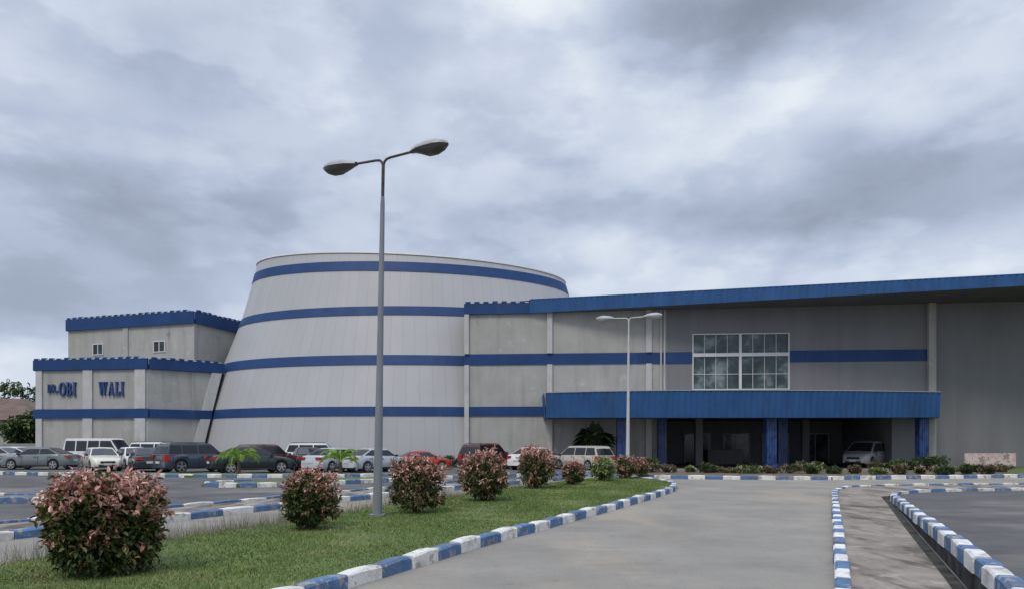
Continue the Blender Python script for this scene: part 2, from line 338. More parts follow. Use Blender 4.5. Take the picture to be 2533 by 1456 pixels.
b=B(); b.prism(inset(R1,-.15)[:7]+[(12.6,25.6)]+[(13.4,23.95)]+list(reversed([(x,y) for x,y in dr[:7]])),-.01,.09); structure('pavement',b,[M['pave']],'stained concrete footway between kerbs')
b=B(); b.poly([(p[0],p[1],.004) for p in dr]+[(p[0],p[1],.004) for p in reversed(R2p[:8])]); structure('drain',b,[M['black']],'dark open drain channel beside the footway')
b=B(); b.prism(inset(R1,-.15)[6:]+[(45,27.6),(20,24.7),(13.5,23.7),(12.7,25.5)],-.01,.085); structure('pavement',b,[M['pave']],'concrete verge behind the kerb')
def in_poly(x,y,poly):
    c=np.zeros(len(x),bool); n=len(poly); j=n-1
    for i in range(n):
        xi,yi=poly[i][:2]; xj,yj=poly[j][:2]
        c^=((yi>y)!=(yj>y))&(x<(xj-xi)*(y-yi)/(yj-yi+1e-12)+xi); j=i
    return c
def blades(name,x,y,z,h,w,t,mat,label,lean=.5):
    n=len(x); a=rng.random(n)*2*np.pi; ln=rng.normal(0,lean,(n,2))*h[:,None]
    p=np.stack([x,y,np.full(n,z)],1); s=np.stack([np.cos(a),np.sin(a),0*a],1)*w[:,None]/2
    tip=p+np.stack([ln[:,0],ln[:,1],h],1)
    v=np.stack([p-s,p+s,tip],1).reshape(-1,3); f=np.arange(n)[:,None]*3+np.array([[0,1,2]])
    o=obj(name,npmesh(name,v,f,np.clip(t,0,1),3,mat)); o['kind']='stuff'; o['label']=label; o['category']='grass'; return o
n=430000; x=rng.uniform(-8,6.5,n); y=5.5+27*rng.random(n)**1.6; k=in_poly(x,y,medpoly)
x,y=x[k],y[k]; n=len(x); pn=np.sin(x*1.7+y*.9)*np.cos(y*1.3-x*.6)+.5*np.sin(x*4.1-y*3.3)
pt=np.sin(x*.9-y*.55+1)*np.sin(y*.8+x*1.9)+.6*np.sin(x*3.1+y*2.3)*np.sin(y*3.7-x)
kk=(pt<.75)|(rng.random(n)<.35); x,y,pn,pt=x[kk],y[kk],pn[kk],pt[kk]; n=len(x)
h=(.015+.022*rng.random(n))*(1+.3*pn); wd=.005+.0007*y
blades('grass',x,y,.122,np.abs(h)+.006,wd,.45+.12*pn+.16*pt+rng.normal(0,.2,n),M['grassb'],'short green lawn grass on the median')
n=9000; s=rng.random(n); ml=np.array(list(reversed(ML[2:8]))); u=s*(len(ml)-1); i=np.minimum(u.astype(int),len(ml)-2); fr=(u-i)[:,None]
P=ml[i]*(1-fr)+ml[i+1]*fr; P+=np.stack([rng.normal(-.1,.2,n),rng.normal(0.05,.2,n)],1)
blades('dry_grass',P[:,0],P[:,1],.02,.12+.32*rng.random(n)**2,np.full(n,.009),rng.random(n),M['dry'],'thin dry weeds along the median edge',lean=.2)
# ------------------------------------------------------------------ round hall
dc=Vector((-8.35,61,0))
zt=[0,4.1,7.75,11.3,14.7,16.5]; at_=[17.2,16.15,15.05,13.65,12.7,12.3]; bt=[10.8,10.2,9.2,8.25,7.35,6.9]
def ab(z): return float(np.interp(z,zt,at_)),float(np.interp(z,zt,bt))
def ell(th,z,off=0):
    a,b_=ab(z); return (dc.x+(a+off)*math.cos(th),dc.y+(b_+off)*math.sin(th),z)
def rimz(x): return 15.3-.05*(x-dc.x)
def b1z(x): return 14.72-.028*(x-dc.x)
hall=thing('round_hall',(dc.x,dc.y,0),'huge grey flared drum hall with four blue bands','building')
NS=192
def ring(zf,off=0,n=NS):
    out=[]
    for k in range(n):
        th=2*math.pi*k/n; x=dc.x+12.5*math.cos(th); z=zf(x) if callable(zf) else zf; out.append(ell(th,z,off))
    return out
bands=[(3.47,4.12),(7.08,7.78),(10.72,11.37),(lambda x:b1z(x)-.72,b1z)]
tiers=[(0,3.47),(4.12,7.08),(7.78,10.72),(11.37,lambda x:b1z(x)-.72),(b1z,rimz)]
me=bpy.data.meshes.new('wall'); V=[];Fc=[];UV=[]
for ti,(z0,z1) in enumerate(tiers):
    rows=4
    for r_ in range(rows):
        def zz(q):
            def f(x):
                a=z0(x) if callable(z0) else z0; c=z1(x) if callable(z1) else z1; return a+(c-a)*q
            return f
        ra=ring(zz(r_/rows)); rb=ring(zz((r_+1)/rows)); i=len(V); V+=ra+rb
        for k in range(NS):
            j=(k+1)%NS; Fc.append((i+k,i+j,i+NS+j,i+NS+k)); pc=108/NS
            sh=ti*.37; s2=sh
            UV+=[(k*pc+sh,ti+r_/rows*.98),((k+1)*pc+sh,ti+r_/rows*.98),((k+1)*pc+s2,ti+(r_+1)/rows*.98),(k*pc+s2,ti+(r_+1)/rows*.98)]
me.from_pydata(V,[],Fc); uvl=me.uv_layers.new(name='UVMap'); uvl.data.foreach_set('uv',np.array(UV,dtype=np.float32).ravel()); me.materials.append(M['drum'])
for v in me.vertices: v.co-=Vector(hall.location)
me.polygons.foreach_set('use_smooth',[True]*len(Fc)); me.update(); obj('wall',me,hall)
for z0,z1 in bands:
    b=B(); ra=ring(z0,.05); rb=ring(z1,.05); rc=ring(z1,-.02); rd=ring(z0,-.02); b.v=ra+rb+rc+rd
    for k in range(NS):
        j=(k+1)%NS
        for a,c in ((0,1),(1,2),(3,0)): b.f.append((a*NS+k,a*NS+j,c*NS+j,c*NS+k)); b.m.append(0)
    part('band',b,[M['band']],hall,smooth=True)
b=B(); ra=ring(rimz,.08); rb=ring(lambda x:rimz(x)+.10,.08); rc=ring(lambda x:rimz(x)+.10,-.2); rd=ring(rimz,-.2); b.v=ra+rb+rc+rd
for k in range(NS):
    j=(k+1)%NS
    for a,c in ((0,1),(1,2),(2,3),(3,0)): b.f.append((a*NS+k,a*NS+j,c*NS+j,c*NS+k)); b.m.append(0)
part('roof_edge',b,[M['white']],hall)
b=B(); b.poly(ring(lambda x:rimz(x)-.1,-.1)); part('roof',b,[M['rooft']],hall)
# ------------------------------------------------------------------ facade helpers
class Face:
    def __init__(s,A,Bp):
        s.A=Vector(A);s.B=Vector(Bp); s.d=(s.B-s.A).normalized(); s.L=(s.B-s.A).length; s.n=Vector((s.d.y,-s.d.x))
    def s_px(s,px):
        k=(px-CX)/F; return (k*s.A.y-s.A.x)/(s.d.x-k*s.d.y)
    def Y(s,t): return s.A.y+s.d.y*t
    def z_py(s,t,py): return gz(py,s.Y(t))
    def P(s,t,off,z): q=s.A+s.d*t+s.n*off; return (q.x,q.y,z)
    def slab(s,b,t0,t1,o0,o1,z0,z1,mi=0):
        b.hexa([s.P(t0,o1,z0),s.P(t1,o1,z0),s.P(t1,o0,z0),s.P(t0,o0,z0),s.P(t0,o1,z1),s.P(t1,o1,z1),s.P(t1,o0,z1),s.P(t0,o0,z1)],mi)
def corr(b,path,z0,z1,pitch=.32,dep=.035,lean=0,mi=0):
    T=sum((Vector(path[i+1])-Vector(path[i])).length for i in range(len(path)-1)); n=int(T/pitch)
    P=resample([(p[0],p[1],0) for p in path],T/(n*4))
    m=len(P); i0=len(b.v)
    for k in range(m):
        t=(P[min(k+1,m-1)]-P[max(k-1,0)]).normalized(); nn=Vector((t.y,-t.x,0)); o=dep if k%4 in(0,1) else 0
        q=P[k]+nn*o; fr=k/(m-1); b.v.append((q.x,q.y,z0(fr))); q=q+nn*lean; b.v.append((q.x,q.y,z1(fr)))
    for k in range(m-1): b.f.append((i0+2*k,i0+2*k+2,i0+2*k+3,i0+2*k+1)); b.m.append(mi)
def teeth(face,root,t0,t1,z,off,step=.62,w=.34,h=.15):
    b=B(); t=t0+.05
    face.slab(b,t0,t1,off-.22,off-.03,z,z+.02,0)
    while t+step<t1:
        face.slab(b,t,t+w,off-.2,off+.006,z+.021,z+h*random.uniform(.75,1.15),0)
        face.slab(b,t+w+.01,t+step-.01,off-.2,off+.002,z+.021,z+.085,1)
        t+=step
    part('parapet_cap',b,[M['band'],M['tooth']],root)
# ------------------------------------------------------------------ entrance wing
W=Face((-3.21,50.6),(27.4,47.97))
wing=thing('entrance_wing',(12,51,0),'long two-storey grey wing with blue bands, windows and canopy','building')
sp=W.s_px; tR=sp(2310); tG=sp(1648); ZT=11.0
w0,w1=sp(1712),sp(1952); wz0,wz1=5.15,8.88; e0,e1=sp(1648),sp(2205); EH=3.35
b=B(); W.slab(b,0,tG,-.35,0,0,10.5); part('wall',b,[M['wall']],wing,label='stained beige wall')
b=B(); W.slab(b,tG,w0,-.35,0,EH,ZT); W.slab(b,w1,tR,-.35,0,EH,ZT); W.slab(b,w0,w1,-.35,0,EH,wz0); W.slab(b,w0,w1,-.35,0,wz1,ZT); W.slab(b,e1,tR,-.35,0,0,EH)
part('wall',b,[M['wallg']],wing,label='grey clad upper wall')
b=B(); W.slab(b,tR,70,-.35,0,0,ZT); part('wall',b,[M['wallg']],wing,label='plain grey clad wall')
b=B(); W.slab(b,-.02,w0,.003,.06,6.93,7.67); part('band',b,[M['band']],wing)
b=B(); W.slab(b,w1,tR+.03,.003,.06,6.95,7.69); part('band',b,[M['band']],wing)
b=B(); W.slab(b,-.02,sp(1352),.003,.07,3.45,4.09); part('band',b,[M['band']],wing)
b=B(); W.slab(b,-.05,sp(1318),.003,.2,10.38,11.08); part('parapet',b,[M['band']],wing)
teeth(W,wing,0,sp(1312),11.081,.19)
for a,c,z0,z1,mt in ((1149,1160,0,6.925,'pil'),(1149,1160,7.675,10.375,'pil'),(1353,1366,0,6.925,'pil'),(1353,1366,7.675,10.49,'pil'),(1597,1611,0,6.925,'pil'),(1597,1611,7.675,10.49,'pil'),(2292,2310,0,10.95,'wall')):
    b=B(); W.slab(b,sp(a),sp(c),.003,.19 if a<2000 else .3,z0,z1); part('pilaster',b,[M[mt]],wing)
for px in (1634,1643):
    b=B(); q=W.P(sp(px),.12,0); b.tube([(q[0],q[1],0),(q[0],q[1],10.5)],.055,8); part('drainpipe',b,[M['pil']],wing,smooth=True)
q0=W.P(sp(1310),.05,0); fr0=Vector((q0[0],50.0)); fr1=Vector((29.4,42.5)); dirf=(fr1-fr0); fr2=fr0+dirf*1.7
b=B(); corr(b,[fr0,fr2],lambda f:10.38+.40*f,lambda f:11.26,pitch=.36,dep=.03); part('roof_fascia',b,[M['fascia']],wing)
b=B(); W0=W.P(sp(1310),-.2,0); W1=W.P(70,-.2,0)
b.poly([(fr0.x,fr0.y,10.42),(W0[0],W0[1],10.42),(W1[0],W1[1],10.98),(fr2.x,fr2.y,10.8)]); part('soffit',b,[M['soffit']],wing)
b=B(); b.poly([(fr0.x,fr0.y,11.24),(fr2.x,fr2.y,11.24),(fr2.x,80,11.3),(-1,80,11.3),(-1,51,11.24)]); part('roof',b,[M['rooft']],wing)
b=B(); b.poly([(-3.2,50.4,10.9),(1.3,50.3,10.9),(1.3,75,10.9),(-3.2,75,10.9)]); part('roof',b,[M['rooft']],wing)
b=B(); nf=Vector((dirf.y,-dirf.x)).normalized()
a0=fr0+nf*.03; a1=fr2+nf*.03; c0=fr0-nf*.25; c1=fr2-nf*.25
b.hexa([(a0.x,a0.y,11.262),(a1.x,a1.y,11.262),(c1.x,c1.y,11.262),(c0.x,c0.y,11.262),(a0.x,a0.y,11.32),(a1.x,a1.y,11.32),(c1.x,c1.y,11.32),(c0.x,c0.y,11.32)]); part('ridge_trim',b,[M['fascia']],wing)
win=obj('window',None,wing)
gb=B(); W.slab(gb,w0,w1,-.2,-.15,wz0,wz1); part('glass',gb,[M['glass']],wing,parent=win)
fb=B(); wm=(w0+w1)/2-.1; zm0,zm1=7.36,7.58
def bar(t0,t1,z0,z1,o=.05): W.slab(fb,t0,t1,-.14,o,z0,z1)
bar(w0,w0+.07,wz0,wz1); bar(w1-.07,w1,wz0,wz1); bar(wm,wm+.16,wz0+.06,wz1-.06,.06)
bar(w0+.07,w1-.07,wz1-.06,wz1,.045); bar(w0+.07,w1-.07,wz0,wz0+.06,.045); bar(w0+.07,wm,zm0,zm1,.042); bar(wm+.16,w1-.07,zm0,zm1,.042)
for a,c in ((w0+.07,wm),(wm+.16,w1-.07)):
    for k in range(1,4):
        t=a+(c-a)*k/4; W.slab(fb,t-.015,t+.015,-.14,-.10,wz0+.06,zm0); W.slab(fb,t-.015,t+.015,-.14,-.10,zm1,wz1-.06)
    W.slab(fb,a,c,-.139,-.105,6.18,6.215)
part('frame',fb,[M['white']],wing,parent=win)
b=B(); P=W.P
def quad(a,c,d,e,mi=0): b.poly([a,c,d,e],mi)
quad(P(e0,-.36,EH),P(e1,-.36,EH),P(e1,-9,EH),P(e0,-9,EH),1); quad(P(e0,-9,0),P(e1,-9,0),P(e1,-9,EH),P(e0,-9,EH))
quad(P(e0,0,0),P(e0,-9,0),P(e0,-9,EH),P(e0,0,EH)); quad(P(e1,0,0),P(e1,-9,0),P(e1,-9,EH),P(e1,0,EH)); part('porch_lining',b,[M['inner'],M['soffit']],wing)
b=B(); b.poly([P(e0,.5,.02),P(e1,.5,.02),P(e1,-9,.02),P(e0,-9,.02)]); part('porch_floor',b,[M['lot']],wing)
for t in np.linspace(e0+2.5,e1-3,4):
    b=B(); W.slab(b,t,t+1.9,-8.98,-8.9,.02,2.3); d=part('door',b,[M['glass']],wing)
    b=B()
    for u,v_,zz0,zz1 in ((t-.08,t,.02,2.38),(t+1.9,t+1.98,.02,2.38),(t,t+1.9,2.3,2.38),(t+.92,t+.98,.02,2.3)): W.slab(b,u,v_,-8.98,-8.85,zz0,zz1)
    part('frame',b,[M['pil']],wing,parent=d)
for px,Y in ((1727,52),(1990,54)):
    b=B(); b.box((gx(px,Y),Y,1.67),(.5,.5,3.3)); part('column',b,[M['wallg']],wing)
b=B(); b.box((gx(1790,56),56,.55),(2.6,.7,1.06)); b.box((gx(1790,56),55.9,1.12),(2.8,.9,.06)); part('reception_counter',b,[M['wallg']],wing)
can=obj('canopy',None,wing)
cf=[(gx(1350,46.4),46.4),(gx(1480,45.7),45.7),(gx(1650,45.2),45.2),(gx(1850,45.0),45.0),(gx(2100,45.1),45.1),(gx(2322,45.7),45.7)]
cb0=W.P(sp(1345),.08,0); cb1=W.P(sp(2322),.08,0)
b=B(); corr(b,[(cb0[0],cb0[1])]+cf[:1],lambda f:3.2,lambda f:4.76,pitch=.36,dep=.03,lean=.1)
corr(b,cf,lambda f:3.2-.04*math.sin(math.pi*f),lambda f:4.74+.06*math.sin(math.pi*f),pitch=.36,dep=.03,lean=.16)
corr(b,[cf[-1],(cb1[0]-.2,cb1[1])],lambda f:3.2,lambda f:4.76,pitch=.36,dep=.03,lean=.05); part('fascia',b,[M['fascia']],wing,parent=can)
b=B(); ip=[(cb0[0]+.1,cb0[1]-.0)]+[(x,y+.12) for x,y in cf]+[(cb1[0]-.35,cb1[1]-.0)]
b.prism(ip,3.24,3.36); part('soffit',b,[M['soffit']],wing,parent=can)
b=B(); b.prism(ip,4.6,4.7); part('roof_sheet',b,[M['rooft']],wing,parent=can)
b=B()
for i in range(len(cf)-1):
    (x0,y0),(x1,y1)=cf[i],cf[i+1]; zt0=4.74+.06*math.sin(math.pi*i/5); zt1=4.74+.06*math.sin(math.pi*(i+1)/5)
    b.hexa([(x0,y0-.22,zt0),(x1,y1-.22,zt1),(x1,y1+.1,zt1),(x0,y0+.1,zt0),(x0,y0-.22,zt0+.05),(x1,y1-.22,zt1+.05),(x1,y1+.1,zt1+.05),(x0,y0+.1,zt0+.05)])
part('gutter_trim',b,[M['rooft']],wing,parent=can)
for px,Y,w_ in ((1535,47,.52),(1636,49.0,.5),(1904,46.0,.62),(1932,49.0,.6),(2279,46.4,.55)):
    b=B(); x=gx(px,Y); b.box((x,Y,1.77),(w_,w_,2.92)); b.box((x,Y,.15),(w_+.14,w_+.14,.3))
    for k in range(4): b.box((x-w_/2+w_*(k+.5)/4,Y-w_/2-.012,1.77),(w_*.14,.03,2.9))
    part('column',b,[M['mosaic']],wing,parent=can)
# ------------------------------------------------------------------ annex
ann=thing('annex_building',(-30,58,0),'two-tier grey annex with blue parapets and raised lettering','building')
FA=Face((-34.98,54.4),(-26.1,53.0)); FS=Face((-26.1,53.0),(-21.8,56.8))
sE=FS.s_px(494); sT=FS.s_px(550)
pe=FS.P(sE-.3,-.05,0)
b=B(); b.prism([(-34.98,54.4),(-26.1,53.0),(pe[0],pe[1]),(pe[0],66),(-35.5,66)],0,6.9,0)
ze=6.9
b.hexa([FS.P(sE-.6,0,0),FS.P(sE,0,0),FS.P(sE,-.3,0),FS.P(sE-.6,-.3,0),FS.P(sE-.6,0,ze),FS.P(sT-.1,0,ze),FS.P(sT-.1,-.3,ze),FS.P(sE-.6,-.3,ze)])
part('wall',b,[M['wall']],ann,label='lower tier walls')
b=B(); b.prism([(-34.9,54.5),(-26.1,53.1),(-22.3,56.6),(-22.3,66),(-35.4,66)],6.9,7.3); part('roof',b,[M['rooft']],ann)
b=B(); FA.slab(b,-.15,FA.L+.06,.003,.17,6.92,7.66); FS.slab(b,.07,sT+.1,.003,.17,6.94,7.64); b.hexa([(-35.12,54.35,6.9),(-34.95,54.35,6.9),(-35.3,66,6.9),(-35.5,66,6.9),(-35.12,54.35,7.66),(-34.95,54.35,7.66),(-35.3,66,7.66),(-35.5,66,7.66)]); part('parapet',b,[M['band']],ann)
teeth(FA,ann,-.12,FA.L,7.661,.16); teeth(FS,ann,.2,sT,7.65,.16)
sM=FS.s_px(522)
b=B(); FA.slab(b,-.15,FA.L+.1,.003,.155,3.42,4.08); FS.slab(b,.1,sM,.003,.155,3.42,4.06); part('band',b,[M['band']],ann)
for a,c in ((91,106),(207,230),(335,361)):
    for z0,z1 in ((0,3.41),(4.09,6.91)):
        b=B(); FA.slab(b,FA.s_px(a),min(FA.s_px(c),FA.L-.02),.003,.13,z0,z1); part('pilaster',b,[M['pil']],ann)
def slx(z): return sE-.1+(sT-.1-sE+.1)*z/6.9
for z0,z1 in ((0,3.41),(4.07,6.93)):
    b=B(); w_=.75; b.hexa([FS.P(slx(z0)-w_,.15,z0),FS.P(slx(z0),.15,z0),FS.P(slx(z0),.003,z0),FS.P(slx(z0)-w_,.003,z0),FS.P(slx(z1)-w_,.15,z1),FS.P(slx(z1),.15,z1),FS.P(slx(z1),.003,z1),FS.P(slx(z1)-w_,.003,z1)])
    part('pilaster',b,[M['pil']],ann,label='slanting end pilaster')
b=B(); b.hexa([FS.P(sE-.1,-.32,0),FS.P(sE+.55,-.32,0),FS.P(sE+.55,-.5,0),FS.P(sE-.1,-.5,0),FS.P(sE-.1,-.32,6.9),FS.P(sT+.35,-.32,6.9),FS.P(sT+.35,-.5,6.9),FS.P(sE-.1,-.5,6.9)]); part('recess_shade_panel',b,[M['dark']],ann)  # dark piece behind the slanted end, paints the shadow gap beside the drum
UA=Face((-36.6,61),(-24.5,57)); US=Face((-24.5,57),(-22.9,62.8))
b=B(); b.prism([(-36.6,61),(-24.5,57),(-22.9,62.8),(-22.9,71),(-36.6,71)],7.1,10.85); part('wall',b,[M['wall']],ann,label='upper tier walls')
b=B(); b.prism([(-36.62,60.98),(-24.48,56.97),(-22.86,62.8),(-22.86,71),(-36.62,71)],10.85,11.2,0)
UA.slab(b,-.08,UA.L+.1,.05,.19,10.84,11.74); US.slab(b,.02,US.L+.3,.05,.19,10.84,11.74)
b.box((-36.72,66,11.3),(.2,9.8,.9)); part('parapet',b,[M['band']],ann)
teeth(UA,ann,0,UA.L,11.741,.18); teeth(US,ann,.2,US.L,11.741,.18)
b=B(); UA.slab(b,UA.s_px(306),UA.s_px(318),.003,.1,7.3,10.83); part('pilaster',b,[M['wall']],ann)
for a,c,y0,y1 in ((230,256,878,850),(380,409,871,843)):
    t0,t1=UA.s_px(a),UA.s_px(c); z0,z1=UA.z_py(t0,y0),UA.z_py(t0,y1)
    w_=obj('window',None,ann)
    g=B(); UA.slab(g,t0+.05,t1-.05,.004,.02,z0+.05,z1-.05); part('glass',g,[M['dark']],ann,parent=w_)
    g=B(); UA.slab(g,t0+(t1-t0)*.5,t1-.05,.021,.035,z0+.05,z1-.05); part('pane',g,[M['glass']],ann,parent=w_)
    g=B(); UA.slab(g,t0,t0+.06,.004,.08,z0,z1); UA.slab(g,t1-.06,t1,.004,.08,z0,z1); UA.slab(g,t0+.06,t1-.06,.004,.075,z0,z0+.06); UA.slab(g,t0+.06,t1-.06,.004,.075,z1-.06,z1); UA.slab(g,(t0+t1)/2-.03,(t0+t1)/2+.03,.036,.07,z0+.06,z1-.06)
    part('frame',g,[M['white']],ann,parent=w_)
def arcpts(cx,cy,rx,ry,a0,a1,n=14): return [(cx+rx*math.cos(R(a0+(a1-a0)*k/n)),cy+ry*math.sin(R(a0+(a1-a0)*k/n))) for k in range(n+1)]
def glyph(ch):
    S=[]
    def rect(x0,y0,x1,y1): S.append(([(x0,y0),(x1,y0)],[(x0,y1),(x1,y1)]))
    def slant(x0,y0,x1,y1,w): S.append(([(x0,y0),(x1,y1)],[(x0+w,y0),(x1+w,y1)]))
    def bowl(x,y0,y1,rx,w):
        c=(y0+y1)/2; S.append((arcpts(x,c,rx,(y1-y0)/2,-90,90),arcpts(x,c,rx-w,(y1-y0)/2-.07,-90,90)))
    if ch=='O': S.append((arcpts(.42,.5,.42,.51,0,360,28),arcpts(.42,.5,.22,.43,0,360,28))); return S,.84
    if ch=='I': rect(.1,0,.3,1); rect(0,-.01,.4,.07); rect(0,.93,.4,1.01); return S,.4
    if ch in 'BRD': rect(.08,0,.27,1); rect(0,-.01,.3,.07); rect(0,.93,.3,1.01)
    if ch=='B': bowl(.28,.0,.54,.42,.19); bowl(.28,.48,1,.36,.18); return S,.72
    if ch=='D': bowl(.28,0,1,.46,.19); return S,.76
    if ch=='R': bowl(.28,.46,1,.38,.18); slant(.62,.0,.36,.48,.2); rect(.55,-.01,.92,.06); return S,.9
    if ch=='.': rect(0,0,.2,.2); return S,.2
    if ch=='L': rect(.08,0,.28,1); rect(0,.93,.38,1.01); rect(0,-.01,.62,.08); rect(.55,.08,.62,.28); return S,.64
    if ch=='A': slant(.08,0,.38,1,.07); slant(.56,0,.34,1,.2); rect(.2,.3,.6,.38); rect(0,-.01,.24,.06); rect(.5,-.01,.86,.06); return S,.86
    if ch=='W': slant(.26,0,.06,1,.19); slant(.30,0,.52,1,.07); slant(.72,0,.50,1,.19); slant(.76,0,.98,1,.07); rect(0,.94,.34,1.01); rect(.44,.94,.76,1.01); rect(.9,.94,1.14,1.01); return S,1.14
def word(txt,pa,pb,ya,yb):
    t0,t1=FA.s_px(pa),FA.s_px(pb); z0,z1=FA.z_py(t0,yb),FA.z_py(t0,ya); G=[glyph(c) for c in txt]; gap=.1; T=sum(g[1] for g in G)+gap*(len(G)-1); k=(t1-t0)/T; x=0
    for g,wd_ in G:
        b=B()
        for n_,(o,i_) in enumerate(g):
            off=.15+.003*n_; m=len(o); i0=len(b.v)
            for q in range(m):
                for (px_,py_) in (o[q],i_[q]):
                    for of in (.003,off): b.v.append(FA.P(t0+(x+px_)*k,of,z0+py_*(z1-z0)))
            for q in range(m-1):
                a=i0+q*4; c=a+4
                for f in ((a+1,a+3,c+3,c+1),(a,a+1,c+1,c),(a+2,c+2,c+3,a+3)): b.f.append(f); b.m.append(0)
            for q in (0,m-1): a=i0+q*4; b.f.append((a,a+2,a+3,a+1)); b.m.append(0)
        part('letter',b,[M['letter']],ann); x+=wd_+gap
word('DR.',120,145,950,970); word('OBI',148,190,945,978); word('WALI',246,308,944,977)
hs=thing('house',(-53.5,78,0),'pale house with a brown hipped roof beyond the car park','house')
b=B(); b.box((-53.5,78,2.0),(11,9,4.0)); part('wall',b,[M['hwall']],hs)
b=B(); x0,x1,y0,y1=-59.8,-47.2,72.7,83.3; e=[(x0,y0,3.9),(x1,y0,3.9),(x1,y1,3.9),(x0,y1,3.9)]; r1,r2=(-55.5,78,6.3),(-51.5,78,6.3)
b.poly([e[0],e[1],r2,r1]); b.poly([e[1],e[2],r2]); b.poly([e[2],e[3],r1,r2]); b.poly([e[3],e[0],r1]); b.poly(e[::-1]); part('roof',b,[M['roofbrown']],hs)
for x in (-57,-53.5,-50):
    for z in (1.1,2.9):
        b=B(); b.box((x,73.47,z),(1.4,.08,.95)); w_=part('window',b,[M['dark']],hs); b=B(); b.box((x,73.42,z),(.06,.06,.93)); b.box((x,73.43,z-.53),(1.6,.16,.08)); part('frame',b,[M['wall']],hs,parent=w_)
o=thing('boundary_wall',(-46,62,0),'low pale boundary wall beside the annex','wall'); b=B(); b.box((-46,62,.75),(20,.2,1.5)); b.box((-46,62,1.53),(20.1,.3,.08))
part('wall',b,[M['hwall']],o)
def tree(X,Y,h,w,seed):
    r=thing('tree',(X,Y,0),'broad dark green tree near the house','tree','trees beyond the grounds')
    b=B(); b.tube([(0,0,-.1),(.1,0,h*.25),(0,.1,h*.5)],[.28,.2,.14],8)
    for i in range(7):
        a=i*.9+seed; q=w*.33; b.tube([(0.05,0,h*.3),(q*.5*math.cos(a),q*.5*math.sin(a),h*.55),(q*math.cos(a),q*math.sin(a),h*.78)],[.12,.07,.03],6)
    obj('trunk',b.mesh('trunk',[M['bark']]),r); obj('crown',crown_mesh('crown',w,h,h*.3,.42,190,500,M['green'],.1,lump=.3),r)
tree(-63,95,9.8,7,1); tree(-72,90,8,7,2); tree(-55,104,8.8,8,3); tree(-47,100,7,7,4); tree(-44.5,68,4.2,3.4,5)
# ------------------------------------------------------------------ street lamps
def lamp(X,Y,z0,H,rz,lean,label,mp,ma_,bowl,k=1.0):
    r=thing('street_lamp',(X,Y,z0),label,'street lamp','twin-arm street lamps',0)
    b=B(); b.tube([(0,0,0),(lean*.06,0,.5),(lean*.45,0,H*.45),(lean*.88,0,H*.88),(lean*.9,0,H*.9)],[.10*k,.092*k,.066*k,.045*k,.036*k],14)
    b.box((0,0,.02),(.3,.3,.05)); obj('pole',b.mesh('pole',[mp],smooth=True),r)
    b=B(); b.tube([(lean*.9,0,H*.9),(lean,0,H-.10)],.034*k,10); obj('pole_extension',b.mesh('pole_extension',[ma_],smooth=True),r)
    ca,sa=math.cos(rz),math.sin(rz)
    for s in (-1,1):
        def pt(u,z): return (lean+s*u*ca,s*u*sa,H+z)
        b=B(); b.tube([pt(0.0,-.14),pt(.012,-.06),pt(.04,0.0),pt(.09,.035),pt(.18,.05),pt(.45,.06),pt(.74,.07)],.026*k,8); obj('arm',b.mesh('arm',[ma_],smooth=True),r)
        st=[(.68,.06,.05),(.76,.10,.085),(.90,.16,.125),(1.10,.185,.15),(1.28,.185,.14),(1.42,.145,.105),(1.51,.08,.06),(1.54,.02,.02)]
        def loft(lo):
            b=B(); n=12
            for (u,hw,ht) in st:
                for a in range(n+1):
                    an=math.pi*a/n; env=max(0,math.sin(math.pi*min(1,max(0,(u-.86)/.66))))**.6
                    y=math.cos(an)*hw*(1 if not lo else .88); z=(math.sin(an)*ht if not lo else -math.sin(an)*(.015+.15*env))
                    b.v.append((lean+s*u*ca-y*sa,s*u*sa+y*ca,H+.06+.03*(u-.7)+z))
            for q in range(len(st)-1):
                for a in range(n):
                    b.f.append((q*(n+1)+a,q*(n+1)+a+1,(q+1)*(n+1)+a+1,(q+1)*(n+1)+a)); b.m.append(0)
                if not lo: b.f.append((q*(n+1),(q+1)*(n+1),(q+1)*(n+1)+n,q*(n+1)+n)); b.m.append(0)
            return b
        hd=obj('lamp_head',loft(False).mesh('lamp_head',[M['lampsh']],smooth=True),r)
        obj('lens',loft(True).mesh('lens',[bowl],smooth=True),hd)
    return r
lamp(gx(933,15),15.0,.12,7.18,R(-27),.12,'tall grey twin-arm street lamp with dark arms on the grass',M['steel'],M['rust'],M['bowl'])
lamp(gx(1552,34),34.0,.10,7.2,R(-20),.05,'pale twin-arm street lamp near the planting bed',M['steell'],M['steell'],M['lampsh'])
